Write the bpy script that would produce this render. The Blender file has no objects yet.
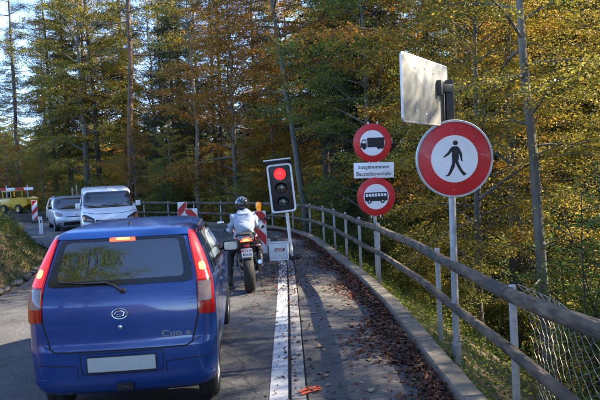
import bpy, bmesh, math, random
import numpy as np
from mathutils import Vector, Matrix, Euler
from math import radians as rad, sin, cos, pi, sqrt

# ------------------------------------------------------------------ camera, sky, sun, exposure
scene = bpy.context.scene
COL = scene.collection
cam_data = bpy.data.cameras.new('camera')
cam_data.sensor_width = 36.0
cam_data.lens = 36.0
cam_data.clip_start = 0.05
cam_data.clip_end = 3000.0
cam = bpy.data.objects.new('camera', cam_data)
COL.objects.link(cam)
cam.matrix_world = (Matrix.Translation((0, 0, 1.95)) @ Matrix.Rotation(rad(-1.15), 4, 'Z')
                    @ Matrix.Rotation(rad(90 - 3.05), 4, 'X') @ Matrix.Rotation(rad(-2.5), 4, 'Z'))
scene.camera = cam

SUN_AZ = rad(80)
SUN_EL = rad(33)
world = bpy.data.worlds.new('World')
scene.world = world
world.use_nodes = True
wn = world.node_tree
wn.nodes.clear()
wo = wn.nodes.new('ShaderNodeOutputWorld')
wb = wn.nodes.new('ShaderNodeBackground')
ws = wn.nodes.new('ShaderNodeTexSky')
ws.sky_type = 'NISHITA'
ws.sun_disc = False
ws.sun_elevation = SUN_EL
ws.sun_rotation = SUN_AZ
ws.air_density = .4
ws.dust_density = .0
ws.ozone_density = 1.4
wn.links.new(ws.outputs[0], wb.inputs[0])
wb.inputs[1].default_value = 0.15
wn.links.new(wb.outputs[0], wo.inputs[0])

sun_data = bpy.data.lights.new('sun', 'SUN')
sun_data.energy = 3.0
sun_data.angle = rad(0.6)
sun_data.color = (1.0, 0.87, 0.68)
sun = bpy.data.objects.new('sun', sun_data)
COL.objects.link(sun)
sdir = Vector((sin(SUN_AZ) * cos(SUN_EL), cos(SUN_AZ) * cos(SUN_EL), sin(SUN_EL)))
sun.rotation_euler = (-sdir).to_track_quat('-Z', 'Y').to_euler()
sun.location = sdir * 60

vs = scene.view_settings
vs.view_transform = 'Standard'
vs.look = 'None'
vs.exposure = 2.9
vs.gamma = 1.0
vs.use_curve_mapping = False
scene.cycles.max_bounces = 6
scene.cycles.diffuse_bounces = 3
scene.cycles.glossy_bounces = 3
scene.cycles.transmission_bounces = 4
scene.cycles.transparent_max_bounces = 8

rng = np.random.default_rng(7)
random.seed(7)

# ------------------------------------------------------------------ materials
MATS = {}


def nd(nt, t, **kw):
    n = nt.nodes.new(t)
    for k, v in kw.items():
        setattr(n, k, v)
    return n


def pm(name, base, rough=.5, metal=0., var=.15, scale=12., bump=0., bscale=80., coat=0., emis=None, estr=0.,
       dirt=0., spec=.5, sheen=0., chips=None):
    """procedural paint / plastic / metal / cloth with mottling, optional dirt patches and fine relief"""
    if name in MATS:
        return MATS[name]
    m = bpy.data.materials.new(name)
    m.use_nodes = True
    nt = m.node_tree
    b = nt.nodes['Principled BSDF']
    tc = nd(nt, 'ShaderNodeTexCoord')
    n1 = nd(nt, 'ShaderNodeTexNoise')
    n1.inputs['Scale'].default_value = scale
    n1.inputs['Detail'].default_value = 6
    nt.links.new(tc.outputs['Object'], n1.inputs['Vector'])
    r = nd(nt, 'ShaderNodeValToRGB')
    r.color_ramp.elements[0].position = .3
    r.color_ramp.elements[1].position = .7
    c0 = [max(0, c * (1 - var)) for c in base]
    c1 = [min(1, c * (1 + var)) for c in base]
    r.color_ramp.elements[0].color = (*c0, 1)
    r.color_ramp.elements[1].color = (*c1, 1)
    nt.links.new(n1.outputs['Fac'], r.inputs['Fac'])
    col = r.outputs['Color']
    if dirt:
        n2 = nd(nt, 'ShaderNodeTexNoise')
        n2.inputs['Scale'].default_value = scale * .35
        n2.inputs['Detail'].default_value = 9
        n2.inputs['Roughness'].default_value = .7
        nt.links.new(tc.outputs['Object'], n2.inputs['Vector'])
        mr = nd(nt, 'ShaderNodeMapRange')
        mr.inputs['From Min'].default_value = .5
        mr.inputs['From Max'].default_value = .72
        mr.inputs['To Max'].default_value = dirt
        nt.links.new(n2.outputs['Fac'], mr.inputs['Value'])
        mx = nd(nt, 'ShaderNodeMix', data_type='RGBA')
        mx.inputs['B'].default_value = (.09, .075, .05, 1)
        nt.links.new(mr.outputs['Result'], mx.inputs['Factor'])
        nt.links.new(col, mx.inputs['A'])
        col = mx.outputs['Result']
    if chips:                     # flaked spots and scuffs
        n4 = nd(nt, 'ShaderNodeTexNoise')
        n4.inputs['Scale'].default_value = 26
        n4.inputs['Detail'].default_value = 4
        nt.links.new(tc.outputs['Object'], n4.inputs['Vector'])
        mc = nd(nt, 'ShaderNodeMapRange')
        mc.inputs['From Min'].default_value = .67
        mc.inputs['From Max'].default_value = .70
        mc.inputs['To Max'].default_value = .7
        nt.links.new(n4.outputs['Fac'], mc.inputs['Value'])
        mk = nd(nt, 'ShaderNodeMix', data_type='RGBA')
        mk.inputs['B'].default_value = (*chips, 1)
        nt.links.new(mc.outputs['Result'], mk.inputs['Factor'])
        nt.links.new(col, mk.inputs['A'])
        col = mk.outputs['Result']
    nt.links.new(col, b.inputs['Base Color'])
    mrr = nd(nt, 'ShaderNodeMapRange')
    mrr.inputs['To Min'].default_value = max(.02, rough * .8)
    mrr.inputs['To Max'].default_value = min(1, rough * 1.25)
    nt.links.new(n1.outputs['Fac'], mrr.inputs['Value'])
    nt.links.new(mrr.outputs['Result'], b.inputs['Roughness'])
    b.inputs['Metallic'].default_value = metal
    b.inputs['Specular IOR Level'].default_value = spec
    b.inputs['Coat Weight'].default_value = coat
    b.inputs['Coat Roughness'].default_value = .06
    if sheen:
        b.inputs['Sheen Weight'].default_value = sheen
    if emis:
        b.inputs['Emission Color'].default_value = (*emis, 1)
        b.inputs['Emission Strength'].default_value = estr
    if bump:
        n3 = nd(nt, 'ShaderNodeTexNoise')
        n3.inputs['Scale'].default_value = bscale
        n3.inputs['Detail'].default_value = 5
        nt.links.new(tc.outputs['Object'], n3.inputs['Vector'])
        bp = nd(nt, 'ShaderNodeBump')
        bp.inputs['Strength'].default_value = bump
        bp.inputs['Distance'].default_value = .01
        nt.links.new(n3.outputs['Fac'], bp.inputs['Height'])
        nt.links.new(bp.outputs['Normal'], b.inputs['Normal'])
    MATS[name] = m
    return m


def glass_mat(name, tint, refl=1.0, ior=1.7):
    m = bpy.data.materials.new(name)
    m.use_nodes = True
    nt = m.node_tree
    nt.nodes.remove(nt.nodes['Principled BSDF'])
    out = nt.nodes['Material Output']
    tr = nd(nt, 'ShaderNodeBsdfTransparent')
    tr.inputs[0].default_value = (*tint, 1)
    gl = nd(nt, 'ShaderNodeBsdfGlossy')
    gl.inputs['Roughness'].default_value = .02
    gl.inputs[0].default_value = (refl, refl, refl, 1)
    n = nd(nt, 'ShaderNodeTexNoise')
    n.inputs['Scale'].default_value = 1.5
    tc = nd(nt, 'ShaderNodeTexCoord')
    nt.links.new(tc.outputs['Object'], n.inputs['Vector'])
    bp = nd(nt, 'ShaderNodeBump')
    bp.inputs['Strength'].default_value = .05
    bp.inputs['Distance'].default_value = .02
    nt.links.new(n.outputs['Fac'], bp.inputs['Height'])
    nt.links.new(bp.outputs['Normal'], gl.inputs['Normal'])
    fr = nd(nt, 'ShaderNodeFresnel')
    fr.inputs['IOR'].default_value = ior
    mx = nd(nt, 'ShaderNodeMixShader')
    nt.links.new(fr.outputs[0], mx.inputs[0])
    nt.links.new(tr.outputs[0], mx.inputs[1])
    nt.links.new(gl.outputs[0], mx.inputs[2])
    nt.links.new(mx.outputs[0], out.inputs['Surface'])
    MATS[name] = m
    return m


def leaf_mat(name, stops, transl=.35, rough=.55, objvar=.12, clump=.5):
    """foliage: every leaf its own tone from a ramp, clumps of tone through the crown, light shining through"""
    m = bpy.data.materials.new(name)
    m.use_nodes = True
    nt = m.node_tree
    b = nt.nodes['Principled BSDF']
    out = nt.nodes['Material Output']
    g = nd(nt, 'ShaderNodeNewGeometry')
    oi = nd(nt, 'ShaderNodeObjectInfo')
    tc = nd(nt, 'ShaderNodeTexCoord')
    n = nd(nt, 'ShaderNodeTexNoise')
    n.inputs['Scale'].default_value = clump
    n.inputs['Detail'].default_value = 3
    nt.links.new(tc.outputs['Object'], n.inputs['Vector'])
    # fac = .55*random + .9*(noise-.5) + objvar*(rand-.5) + .25
    a1 = nd(nt, 'ShaderNodeMath', operation='MULTIPLY_ADD')
    a1.inputs[1].default_value = .55
    a1.inputs[2].default_value = -.3
    nt.links.new(g.outputs['Random Per Island'], a1.inputs[0])
    a2 = nd(nt, 'ShaderNodeMath', operation='MULTIPLY_ADD')
    a2.inputs[1].default_value = 1.05
    nt.links.new(n.outputs['Fac'], a2.inputs[0])
    nt.links.new(a1.outputs[0], a2.inputs[2])
    a3 = nd(nt, 'ShaderNodeMath', operation='MULTIPLY_ADD')
    a3.inputs[1].default_value = objvar * 2
    nt.links.new(oi.outputs['Random'], a3.inputs[0])
    nt.links.new(a2.outputs[0], a3.inputs[2])
    r = nd(nt, 'ShaderNodeValToRGB')
    els = r.color_ramp.elements
    k = len(stops)
    els[0].position = .12
    els[0].color = (*stops[0], 1)
    els[1].position = .95
    els[1].color = (*stops[-1], 1)
    for i in range(1, k - 1):
        e = els.new(.12 + .83 * i / (k - 1))
        e.color = (*stops[i], 1)
    nt.links.new(a3.outputs[0], r.inputs['Fac'])
    nt.links.new(r.outputs['Color'], b.inputs['Base Color'])
    b.inputs['Roughness'].default_value = rough
    b.inputs['Specular IOR Level'].default_value = .3
    tl = nd(nt, 'ShaderNodeBsdfTranslucent')
    nt.links.new(r.outputs['Color'], tl.inputs[0])
    mx = nd(nt, 'ShaderNodeMixShader')
    mx.inputs[0].default_value = transl
    nt.links.new(b.outputs[0], mx.inputs[1])
    nt.links.new(tl.outputs[0], mx.inputs[2])
    nt.links.new(mx.outputs[0], out.inputs['Surface'])
    MATS[name] = m
    return m


def bark_mat(name, c0, c1, scale=6., lichen=None, stretch=(1, 1, .22)):
    m = bpy.data.materials.new(name)
    m.use_nodes = True
    nt = m.node_tree
    b = nt.nodes['Principled BSDF']
    tc = nd(nt, 'ShaderNodeTexCoord')
    mp = nd(nt, 'ShaderNodeMapping')
    mp.inputs['Scale'].default_value = stretch
    nt.links.new(tc.outputs['Object'], mp.inputs['Vector'])
    v = nd(nt, 'ShaderNodeTexVoronoi')
    v.inputs['Scale'].default_value = scale * 3
    nt.links.new(mp.outputs['Vector'], v.inputs['Vector'])
    n = nd(nt, 'ShaderNodeTexNoise')
    n.inputs['Scale'].default_value = scale
    n.inputs['Detail'].default_value = 8
    nt.links.new(mp.outputs['Vector'], n.inputs['Vector'])
    r = nd(nt, 'ShaderNodeValToRGB')
    r.color_ramp.elements[0].position = .3
    r.color_ramp.elements[1].position = .72
    r.color_ramp.elements[0].color = (*c0, 1)
    r.color_ramp.elements[1].color = (*c1, 1)
    nt.links.new(n.outputs['Fac'], r.inputs['Fac'])
    col = r.outputs['Color']
    if lichen:
        n2 = nd(nt, 'ShaderNodeTexNoise')
        n2.inputs['Scale'].default_value = 2.2
        n2.inputs['Detail'].default_value = 6
        nt.links.new(tc.outputs['Object'], n2.inputs['Vector'])
        mr = nd(nt, 'ShaderNodeMapRange')
        mr.inputs['From Min'].default_value = .5
        mr.inputs['From Max'].default_value = .62
        nt.links.new(n2.outputs['Fac'], mr.inputs['Value'])
        mx = nd(nt, 'ShaderNodeMix', data_type='RGBA')
        mx.inputs['B'].default_value = (*lichen, 1)
        nt.links.new(mr.outputs['Result'], mx.inputs['Factor'])
        nt.links.new(col, mx.inputs['A'])
        col = mx.outputs['Result']
    nt.links.new(col, b.inputs['Base Color'])
    b.inputs['Roughness'].default_value = .9
    ad = nd(nt, 'ShaderNodeMath', operation='ADD')
    nt.links.new(v.outputs['Distance'], ad.inputs[0])
    nt.links.new(n.outputs['Fac'], ad.inputs[1])
    bp = nd(nt, 'ShaderNodeBump')
    bp.inputs['Strength'].default_value = .7
    bp.inputs['Distance'].default_value = .02
    nt.links.new(ad.outputs[0], bp.inputs['Height'])
    nt.links.new(bp.outputs['Normal'], b.inputs['Normal'])
    MATS[name] = m
    return m


def asphalt_mat(name, c0, c1, crack=.5, patch=.35):
    m = bpy.data.materials.new(name)
    m.use_nodes = True
    nt = m.node_tree
    b = nt.nodes['Principled BSDF']
    tc = nd(nt, 'ShaderNodeTexCoord')
    L = nt.links.new
    fine = nd(nt, 'ShaderNodeTexNoise')
    fine.inputs['Scale'].default_value = 170
    fine.inputs['Detail'].default_value = 3
    L(tc.outputs['Object'], fine.inputs['Vector'])
    agg = nd(nt, 'ShaderNodeTexVoronoi')
    agg.inputs['Scale'].default_value = 95
    L(tc.outputs['Object'], agg.inputs['Vector'])
    big = nd(nt, 'ShaderNodeTexNoise')
    big.inputs['Scale'].default_value = .9
    big.inputs['Detail'].default_value = 8
    big.inputs['Roughness'].default_value = .65
    L(tc.outputs['Object'], big.inputs['Vector'])
    r = nd(nt, 'ShaderNodeValToRGB')
    r.color_ramp.elements[0].position = .3
    r.color_ramp.elements[1].position = .72
    r.color_ramp.elements[0].color = (*c0, 1)
    r.color_ramp.elements[1].color = (*c1, 1)
    L(fine.outputs['Fac'], r.inputs['Fac'])
    # lighter single stones
    gt = nd(nt, 'ShaderNodeMath', operation='GREATER_THAN')
    gt.inputs[1].default_value = .86
    sep = nd(nt, 'ShaderNodeSeparateColor')
    L(agg.outputs['Color'], sep.inputs[0])
    L(sep.outputs[0], gt.inputs[0])
    mxs = nd(nt, 'ShaderNodeMix', data_type='RGBA')
    mxs.inputs['B'].default_value = (.19, .18, .17, 1)
    sc = nd(nt, 'ShaderNodeMath', operation='MULTIPLY')
    sc.inputs[1].default_value = .55
    L(gt.outputs[0], sc.inputs[0])
    L(sc.outputs[0], mxs.inputs['Factor'])
    L(r.outputs['Color'], mxs.inputs['A'])
    mrb = nd(nt, 'ShaderNodeMapRange')
    mrb.inputs['From Min'].default_value = .3
    mrb.inputs['From Max'].default_value = .7
    mrb.inputs['To Min'].default_value = 1 - patch
    mrb.inputs['To Max'].default_value = 1 + patch
    L(big.outputs['Fac'], mrb.inputs['Value'])
    mul = nd(nt, 'ShaderNodeVectorMath', operation='SCALE')
    L(mxs.outputs['Result'], mul.inputs[0])
    L(mrb.outputs['Result'], mul.inputs['Scale'])
    # cracks
    wob = nd(nt, 'ShaderNodeTexNoise')
    wob.inputs['Scale'].default_value = 3
    wob.inputs['Detail'].default_value = 5
    L(tc.outputs['Object'], wob.inputs['Vector'])
    va = nd(nt, 'ShaderNodeVectorMath', operation='MULTIPLY_ADD')
    va.inputs[1].default_value = (.5, .5, 0)
    L(wob.outputs['Color'], va.inputs[0])
    L(tc.outputs['Object'], va.inputs[2])
    vc = nd(nt, 'ShaderNodeTexVoronoi', feature='DISTANCE_TO_EDGE')
    vc.inputs['Scale'].default_value = .55
    L(va.outputs[0], vc.inputs['Vector'])
    lt = nd(nt, 'ShaderNodeMapRange')
    lt.inputs['From Min'].default_value = .0
    lt.inputs['From Max'].default_value = .012
    lt.inputs['To Min'].default_value = 1 - crack
    lt.inputs['To Max'].default_value = 1
    L(vc.outputs['Distance'], lt.inputs['Value'])
    mul2 = nd(nt, 'ShaderNodeVectorMath', operation='SCALE')
    L(mul.outputs[0], mul2.inputs[0])
    L(lt.outputs['Result'], mul2.inputs['Scale'])
    L(mul2.outputs[0], b.inputs['Base Color'])
    b.inputs['Roughness'].default_value = .82
    b.inputs['Specular IOR Level'].default_value = .35
    ad = nd(nt, 'ShaderNodeMath', operation='MULTIPLY_ADD')
    ad.inputs[1].default_value = .6
    L(agg.outputs['Distance'], ad.inputs[0])
    L(fine.outputs['Fac'], ad.inputs[2])
    mn = nd(nt, 'ShaderNodeMath', operation='MULTIPLY')
    L(ad.outputs[0], mn.inputs[0])
    L(lt.outputs['Result'], mn.inputs[1])
    bp = nd(nt, 'ShaderNodeBump')
    bp.inputs['Strength'].default_value = .55
    bp.inputs['Distance'].default_value = .006
    L(mn.outputs[0], bp.inputs['Height'])
    L(bp.outputs['Normal'], b.inputs['Normal'])
    MATS[name] = m
    return m


def road_paint_mat(name, paint, under, wear=.52):
    m = bpy.data.materials.new(name)
    m.use_nodes = True
    nt = m.node_tree
    b = nt.nodes['Principled BSDF']
    L = nt.links.new
    tc = nd(nt, 'ShaderNodeTexCoord')
    n = nd(nt, 'ShaderNodeTexNoise')
    n.inputs['Scale'].default_value = 14
    n.inputs['Detail'].default_value = 12
    n.inputs['Roughness'].default_value = .78
    L(tc.outputs['Object'], n.inputs['Vector'])
    r = nd(nt, 'ShaderNodeValToRGB')
    r.color_ramp.elements[0].position = wear - .14
    r.color_ramp.elements[1].position = wear + .02
    r.color_ramp.elements[0].color = (*under, 1)
    r.color_ramp.elements[1].color = (*paint, 1)
    L(n.outputs['Fac'], r.inputs['Fac'])
    L(r.outputs['Color'], b.inputs['Base Color'])
    b.inputs['Roughness'].default_value = .7
    f = nd(nt, 'ShaderNodeTexNoise')
    f.inputs['Scale'].default_value = 160
    L(tc.outputs['Object'], f.inputs['Vector'])
    bp = nd(nt, 'ShaderNodeBump')
    bp.inputs['Strength'].default_value = .4
    bp.inputs['Distance'].default_value = .004
    L(f.outputs['Fac'], bp.inputs['Height'])
    L(bp.outputs['Normal'], b.inputs['Normal'])
    MATS[name] = m
    return m


def litter_mat(name):
    m = bpy.data.materials.new(name)
    m.use_nodes = True
    nt = m.node_tree
    b = nt.nodes['Principled BSDF']
    L = nt.links.new
    tc = nd(nt, 'ShaderNodeTexCoord')
    v = nd(nt, 'ShaderNodeTexVoronoi')
    v.inputs['Scale'].default_value = 9
    v.inputs['Randomness'].default_value = 1
    L(tc.outputs['Object'], v.inputs['Vector'])
    sep = nd(nt, 'ShaderNodeSeparateColor')
    L(v.outputs['Color'], sep.inputs[0])
    n = nd(nt, 'ShaderNodeTexNoise')
    n.inputs['Scale'].default_value = .4
    n.inputs['Detail'].default_value = 5
    L(tc.outputs['Object'], n.inputs['Vector'])
    ad = nd(nt, 'ShaderNodeMath', operation='MULTIPLY_ADD')
    ad.inputs[1].default_value = .6
    L(sep.outputs[0], ad.inputs[0])
    sb = nd(nt, 'ShaderNodeMath', operation='SUBTRACT')
    sb.inputs[1].default_value = .3
    L(n.outputs['Fac'], sb.inputs[0])
    L(sb.outputs[0], ad.inputs[2])
    r = nd(nt, 'ShaderNodeValToRGB')
    r.color_ramp.elements[0].color = (.03, .022, .012, 1)
    r.color_ramp.elements[1].color = (.14, .085, .035, 1)
    e = r.color_ramp.elements.new(.35)
    e.color = (.07, .06, .025, 1)
    e = r.color_ramp.elements.new(.65)
    e.color = (.13, .075, .03, 1)
    L(ad.outputs[0], r.inputs['Fac'])
    L(r.outputs['Color'], b.inputs['Base Color'])
    b.inputs['Roughness'].default_value = .9
    bp = nd(nt, 'ShaderNodeBump')
    bp.inputs['Strength'].default_value = .8
    bp.inputs['Distance'].default_value = .05
    L(v.outputs['Distance'], bp.inputs['Height'])
    L(bp.outputs['Normal'], b.inputs['Normal'])
    MATS[name] = m
    return m


# ------------------------------------------------------------------ mesh helpers
class MB:
    """collects shapes and links them as ONE mesh object"""

    def __init__(s):
        s.v = []
        s.f = []

    def add(s, V, F, M=None):
        o = len(s.v)
        if M is not None:
            V = [M @ Vector(p) for p in V]
        s.v += [tuple(p) for p in V]
        s.f += [tuple(i + o for i in f) for f in F]
        return s

    def box(s, c, d, M=None):
        x, y, z = c
        a, b, e = d[0] / 2, d[1] / 2, d[2] / 2
        V = [(x + i * a, y + j * b, z + k * e) for k in (-1, 1) for j in (-1, 1) for i in (-1, 1)]
        F = [(0, 2, 3, 1), (4, 5, 7, 6), (0, 1, 5, 4), (2, 6, 7, 3), (0, 4, 6, 2), (1, 3, 7, 5)]
        return s.add(V, F, M)

    def tube(s, pts, r, n=10, cap=True, M=None, flat=1.):
        pts = [Vector(p) for p in pts]
        k = len(pts)
        rs = r if hasattr(r, '__len__') else [r] * k
        V = []
        u = None
        for i in range(k):
            t = (pts[min(i + 1, k - 1)] - pts[max(i - 1, 0)])
            t = t.normalized() if t.length > 1e-9 else Vector((0, 0, 1))
            if u is None:
                u = t.orthogonal().normalized()
            else:
                u = (u - t * u.dot(t)).normalized()
            w = t.cross(u)
            for j in range(n):
                a = 2 * pi * j / n
                V.append(pts[i] + (u * cos(a) + w * sin(a) * flat) * rs[i])
        F = [(i * n + j, i * n + (j + 1) % n, (i + 1) * n + (j + 1) % n, (i + 1) * n + j)
             for i in range(k - 1) for j in range(n)]
        if cap:
            F.append(tuple(range(n - 1, -1, -1)))
            F.append(tuple((k - 1) * n + j for j in range(n)))
        return s.add(V, F, M)

    def cyl(s, a, b, r, n=20, M=None):
        return s.tube([a, b], r, n, True, M)

    def lathe(s, prof, n=28, M=None):
        """profile [(radius, axial)] turned about local Z"""
        k = len(prof)
        V = [(p[0] * cos(2 * pi * j / n), p[0] * sin(2 * pi * j / n), p[1]) for p in prof for j in range(n)]
        F = [(i * n + j, i * n + (j + 1) % n, (i + 1) * n + (j + 1) % n, (i + 1) * n + j)
             for i in range(k - 1) for j in range(n)]
        return s.add(V, F, M)

    def prism(s, poly, h0, h1, M=None):
        """polygon in local XY pulled from z=h0 to z=h1"""
        n = len(poly)
        V = [(p[0], p[1], h0) for p in poly] + [(p[0], p[1], h1) for p in poly]
        F = [tuple(range(n - 1, -1, -1)), tuple(range(n, 2 * n))]
        F += [(i, (i + 1) % n, n + (i + 1) % n, n + i) for i in range(n)]
        return s.add(V, F, M)

    def ball(s, c, r, n=14, m=9, M=None):
        rx, ry, rz = r if hasattr(r, '__len__') else (r, r, r)
        V = [(c[0], c[1], c[2] - rz)]
        for i in range(1, m):
            a = -pi / 2 + pi * i / m
            V += [(c[0] + rx * cos(a) * cos(2 * pi * j / n), c[1] + ry * cos(a) * sin(2 * pi * j / n), c[2] + rz * sin(a))
                  for j in range(n)]
        V.append((c[0], c[1], c[2] + rz))
        F = [(0, 1 + (j + 1) % n, 1 + j) for j in range(n)]
        for i in range(m - 2):
            F += [(1 + i * n + j, 1 + i * n + (j + 1) % n, 1 + (i + 1) * n + (j + 1) % n, 1 + (i + 1) * n + j) for j in range(n)]
        t = len(V) - 1
        F += [(t, 1 + (m - 2) * n + j, 1 + (m - 2) * n + (j + 1) % n) for j in range(n)]
        return s.add(V, F, M)

    def build(s, name, mat, parent=None, smooth=35, bevel=0., seg=2, loc=None, label=None):
        me = bpy.data.meshes.new(name)
        me.from_pydata(s.v, [], s.f)
        bm = bmesh.new()
        bm.from_mesh(me)
        if bevel:
            bmesh.ops.remove_doubles(bm, verts=bm.verts, dist=1e-5)
            es = [e for e in bm.edges if len(e.link_faces) == 2 and e.calc_face_angle(0) > rad(28)]
            bmesh.ops.bevel(bm, geom=es, offset=bevel, segments=seg, profile=.5, affect='EDGES', clamp_overlap=True)
        bmesh.ops.recalc_face_normals(bm, faces=bm.faces)
        bm.to_mesh(me)
        bm.free()
        finish(me, mat, smooth)
        o = bpy.data.objects.new(name, me)
        COL.objects.link(o)
        if parent is not None:
            o.parent = parent
        if loc is not None:
            o.location = loc
        if label:
            o['label'] = label
        return o


def finish(me, mat, smooth=35):
    if mat is not None:
        me.materials.append(mat)
    if smooth:
        me.polygons.foreach_set('use_smooth', [True] * len(me.polygons))
        me.update()
        me.set_sharp_from_angle(angle=rad(smooth))
    me.update()


def np_mesh(name, V, F, mats, midx=None, smooth=False):
    """fast mesh from arrays; F is a list of (n,k) index arrays"""
    me = bpy.data.meshes.new(name)
    V = np.asarray(V, np.float32)
    me.vertices.add(len(V))
    me.vertices.foreach_set('co', V.ravel())
    tot = sum(f.size for f in F)
    nf = sum(len(f) for f in F)
    me.loops.add(tot)
    me.loops.foreach_set('vertex_index', np.concatenate([f.ravel() for f in F]).astype(np.int32))
    me.polygons.add(nf)
    sizes = np.concatenate([np.full(len(f), f.shape[1]) for f in F])
    st = np.concatenate([[0], np.cumsum(sizes)[:-1]]).astype(np.int32)
    me.polygons.foreach_set('loop_start', st)
    for m in mats:
        me.materials.append(m)
    if midx is not None:
        me.polygons.foreach_set('material_index', np.asarray(midx, np.int32))
    if smooth:
        me.polygons.foreach_set('use_smooth', np.ones(nf, bool))
    me.update(calc_edges=True)
    return me


def link(name, me, parent=None, loc=None):
    o = bpy.data.objects.new(name, me)
    COL.objects.link(o)
    if parent is not None:
        o.parent = parent
    if loc is not None:
        o.location = loc
    return o


def tag(o, label=None, cat=None, group=None, kind=None):
    if label:
        o['label'] = label
    if cat:
        o['category'] = cat
    if group:
        o['group'] = group
    if kind:
        o['kind'] = kind
    return o


def thing(name, label, cat, loc=(0, 0, 0), rz=0., group=None):
    o = bpy.data.objects.new(name, None)
    o.empty_display_size = .2
    COL.objects.link(o)
    o.location = loc
    o.rotation_euler = (0, 0, rz)
    return tag(o, label, cat, group)


def copy_tree(o, parent=None):
    c = o.copy()
    COL.objects.link(c)
    if parent is not None:
        c.parent = parent
    for ch in list(o.children):
        copy_tree(ch, c)
    return c


def text_mesh(name, body, size, mat, parent, M, extrude=.0008, bold=0., sx=1.):
    cu = bpy.data.curves.new(name, 'FONT')
    cu.body = body
    cu.size = size
    cu.align_x = 'CENTER'
    cu.align_y = 'CENTER'
    cu.extrude = extrude
    cu.offset = bold
    cu.resolution_u = 3
    t = bpy.data.objects.new(name + '_tmp', cu)
    COL.objects.link(t)
    dg = bpy.context.evaluated_depsgraph_get()
    dg.update()
    me = bpy.data.meshes.new_from_object(t.evaluated_get(dg))
    bpy.data.objects.remove(t)
    bpy.data.curves.remove(cu)
    me.transform(M @ Matrix.Diagonal((sx, 1, 1, 1)))
    me.name = name
    me.materials.clear()
    me.materials.append(mat)
    o = link(name, me, parent)
    o['kind'] = 'stuff'
    return o


def skin_mesh(name, joints, edges, mat, parent=None, sub=2, root=0, flat=None):
    """one continuous surface grown round a skeleton: joints {key:(pos, radius or (rx,ry))}"""
    keys = list(joints)
    idx = {k: i for i, k in enumerate(keys)}
    me = bpy.data.meshes.new(name)
    me.from_pydata([joints[k][0] for k in keys], [(idx[a], idx[b]) for a, b in edges], [])
    o = bpy.data.objects.new(name, me)
    COL.objects.link(o)
    md = o.modifiers.new('skin', 'SKIN')
    md.use_smooth_shade = True
    if not me.skin_vertices:
        bpy.context.view_layer.objects.active = o
    for i, k in enumerate(keys):
        r = joints[k][1]
        sv = me.skin_vertices[0].data[i]
        sv.radius = r if hasattr(r, '__len__') else (r, r)
        sv.use_root = (i == root)
    s = o.modifiers.new('sub', 'SUBSURF')
    s.levels = sub
    s.render_levels = sub
    dg = bpy.context.evaluated_depsgraph_get()
    dg.update()
    m2 = bpy.data.meshes.new_from_object(o.evaluated_get(dg))
    bpy.data.objects.remove(o)
    m2.materials.clear()
    m2.materials.append(mat)
    m2.polygons.foreach_set('use_smooth', [True] * len(m2.polygons))
    m2.name = name
    return link(name, m2, parent)


def catmull(P, n):
    """n points evenly spaced along a Catmull-Rom curve through P"""
    P = np.asarray(P, float)
    A = np.vstack([2 * P[0] - P[1], P, 2 * P[-1] - P[-2]])
    out = []
    for i in range(1, len(A) - 2):
        t = np.linspace(0, 1, 24, endpoint=False)[:, None]
        p0, p1, p2, p3 = A[i - 1], A[i], A[i + 1], A[i + 2]
        out.append(.5 * (2 * p1 + (p2 - p0) * t + (2 * p0 - 5 * p1 + 4 * p2 - p3) * t ** 2 + (3 * p1 - p0 - 3 * p2 + p3) * t ** 3))
    out.append(P[-1:])
    Q = np.vstack(out)
    s = np.concatenate([[0], np.cumsum(np.linalg.norm(np.diff(Q, axis=0), axis=1))])
    u = np.linspace(0, s[-1], n)
    return np.stack([np.interp(u, s, Q[:, k]) for k in range(Q.shape[1])], 1)
# ------------------------------------------------------------------ road layout (metres, camera over x=0,y=0)
KP = [(1.27, -9), (1.27, -4), (1.27, 0), (1.27, 4), (1.28, 7.2), (1.22, 9.6), (1.0, 12.6), (.6, 17.2), (.05, 19.8), (-.8, 21.9),
      (-2.2, 23.8), (-4, 25.5), (-6.5, 27.5), (-10, 30.2), (-15, 34.2), (-22, 40), (-31, 47), (-45, 58)]
WP = [(-.07, -9), (-.07, -4), (-.07, 0), (-.07, 4), (-.07, 9), (-.08, 11), (-.1, 13), (-.3, 15.5), (-.75, 18.2), (-1.5, 20.4),
      (-2.9, 22.7), (-4.8, 24.5), (-7.3, 26.5), (-10.8, 29.2), (-15.8, 33.2), (-22.8, 39), (-31.8, 46), (-45.8, 57)]
LP = [(-5.0, -9), (-5.0, -4), (-5.0, 0), (-5.0, 4), (-5.05, 8), (-5.15, 10.6), (-5.6, 13.5), (-6.6, 16.8), (-8.3, 20), (-10.6, 23.2),
      (-13.6, 26.4), (-17.5, 30), (-22.5, 34.3), (-29, 39.5), (-37, 46), (-48, 54.5)]
K = catmull(KP, 400)
W = catmull(WP, 400)
Lc = catmull(LP, 400)


def rdz(y):
    y = np.asarray(y, float)
    return -.0125 * np.clip(y - 4, 0, 21)


def offset(P, d):
    """curve moved d to its right"""
    t = np.gradient(P, axis=0)
    t /= np.linalg.norm(t, axis=1)[:, None]
    return P + np.stack([t[:, 1], -t[:, 0]], 1) * d


def signed(P, Q):
    """distance of points Q from curve P, positive to the right of it"""
    P = P[::4]
    a, b = P[:-1], P[1:]
    best = np.full(len(Q), 1e9)
    sg = np.zeros(len(Q))
    for i in range(len(a)):
        d = b[i] - a[i]
        t = np.clip(((Q - a[i]) @ d) / (d @ d), 0, 1)
        r = Q - (a[i] + t[:, None] * d)
        m = np.hypot(r[:, 0], r[:, 1])
        s = d[1] * r[:, 0] - d[0] * r[:, 1]
        u = m < best
        best[u] = m[u]
        sg[u] = s[u]
    return best * np.sign(sg)


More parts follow.
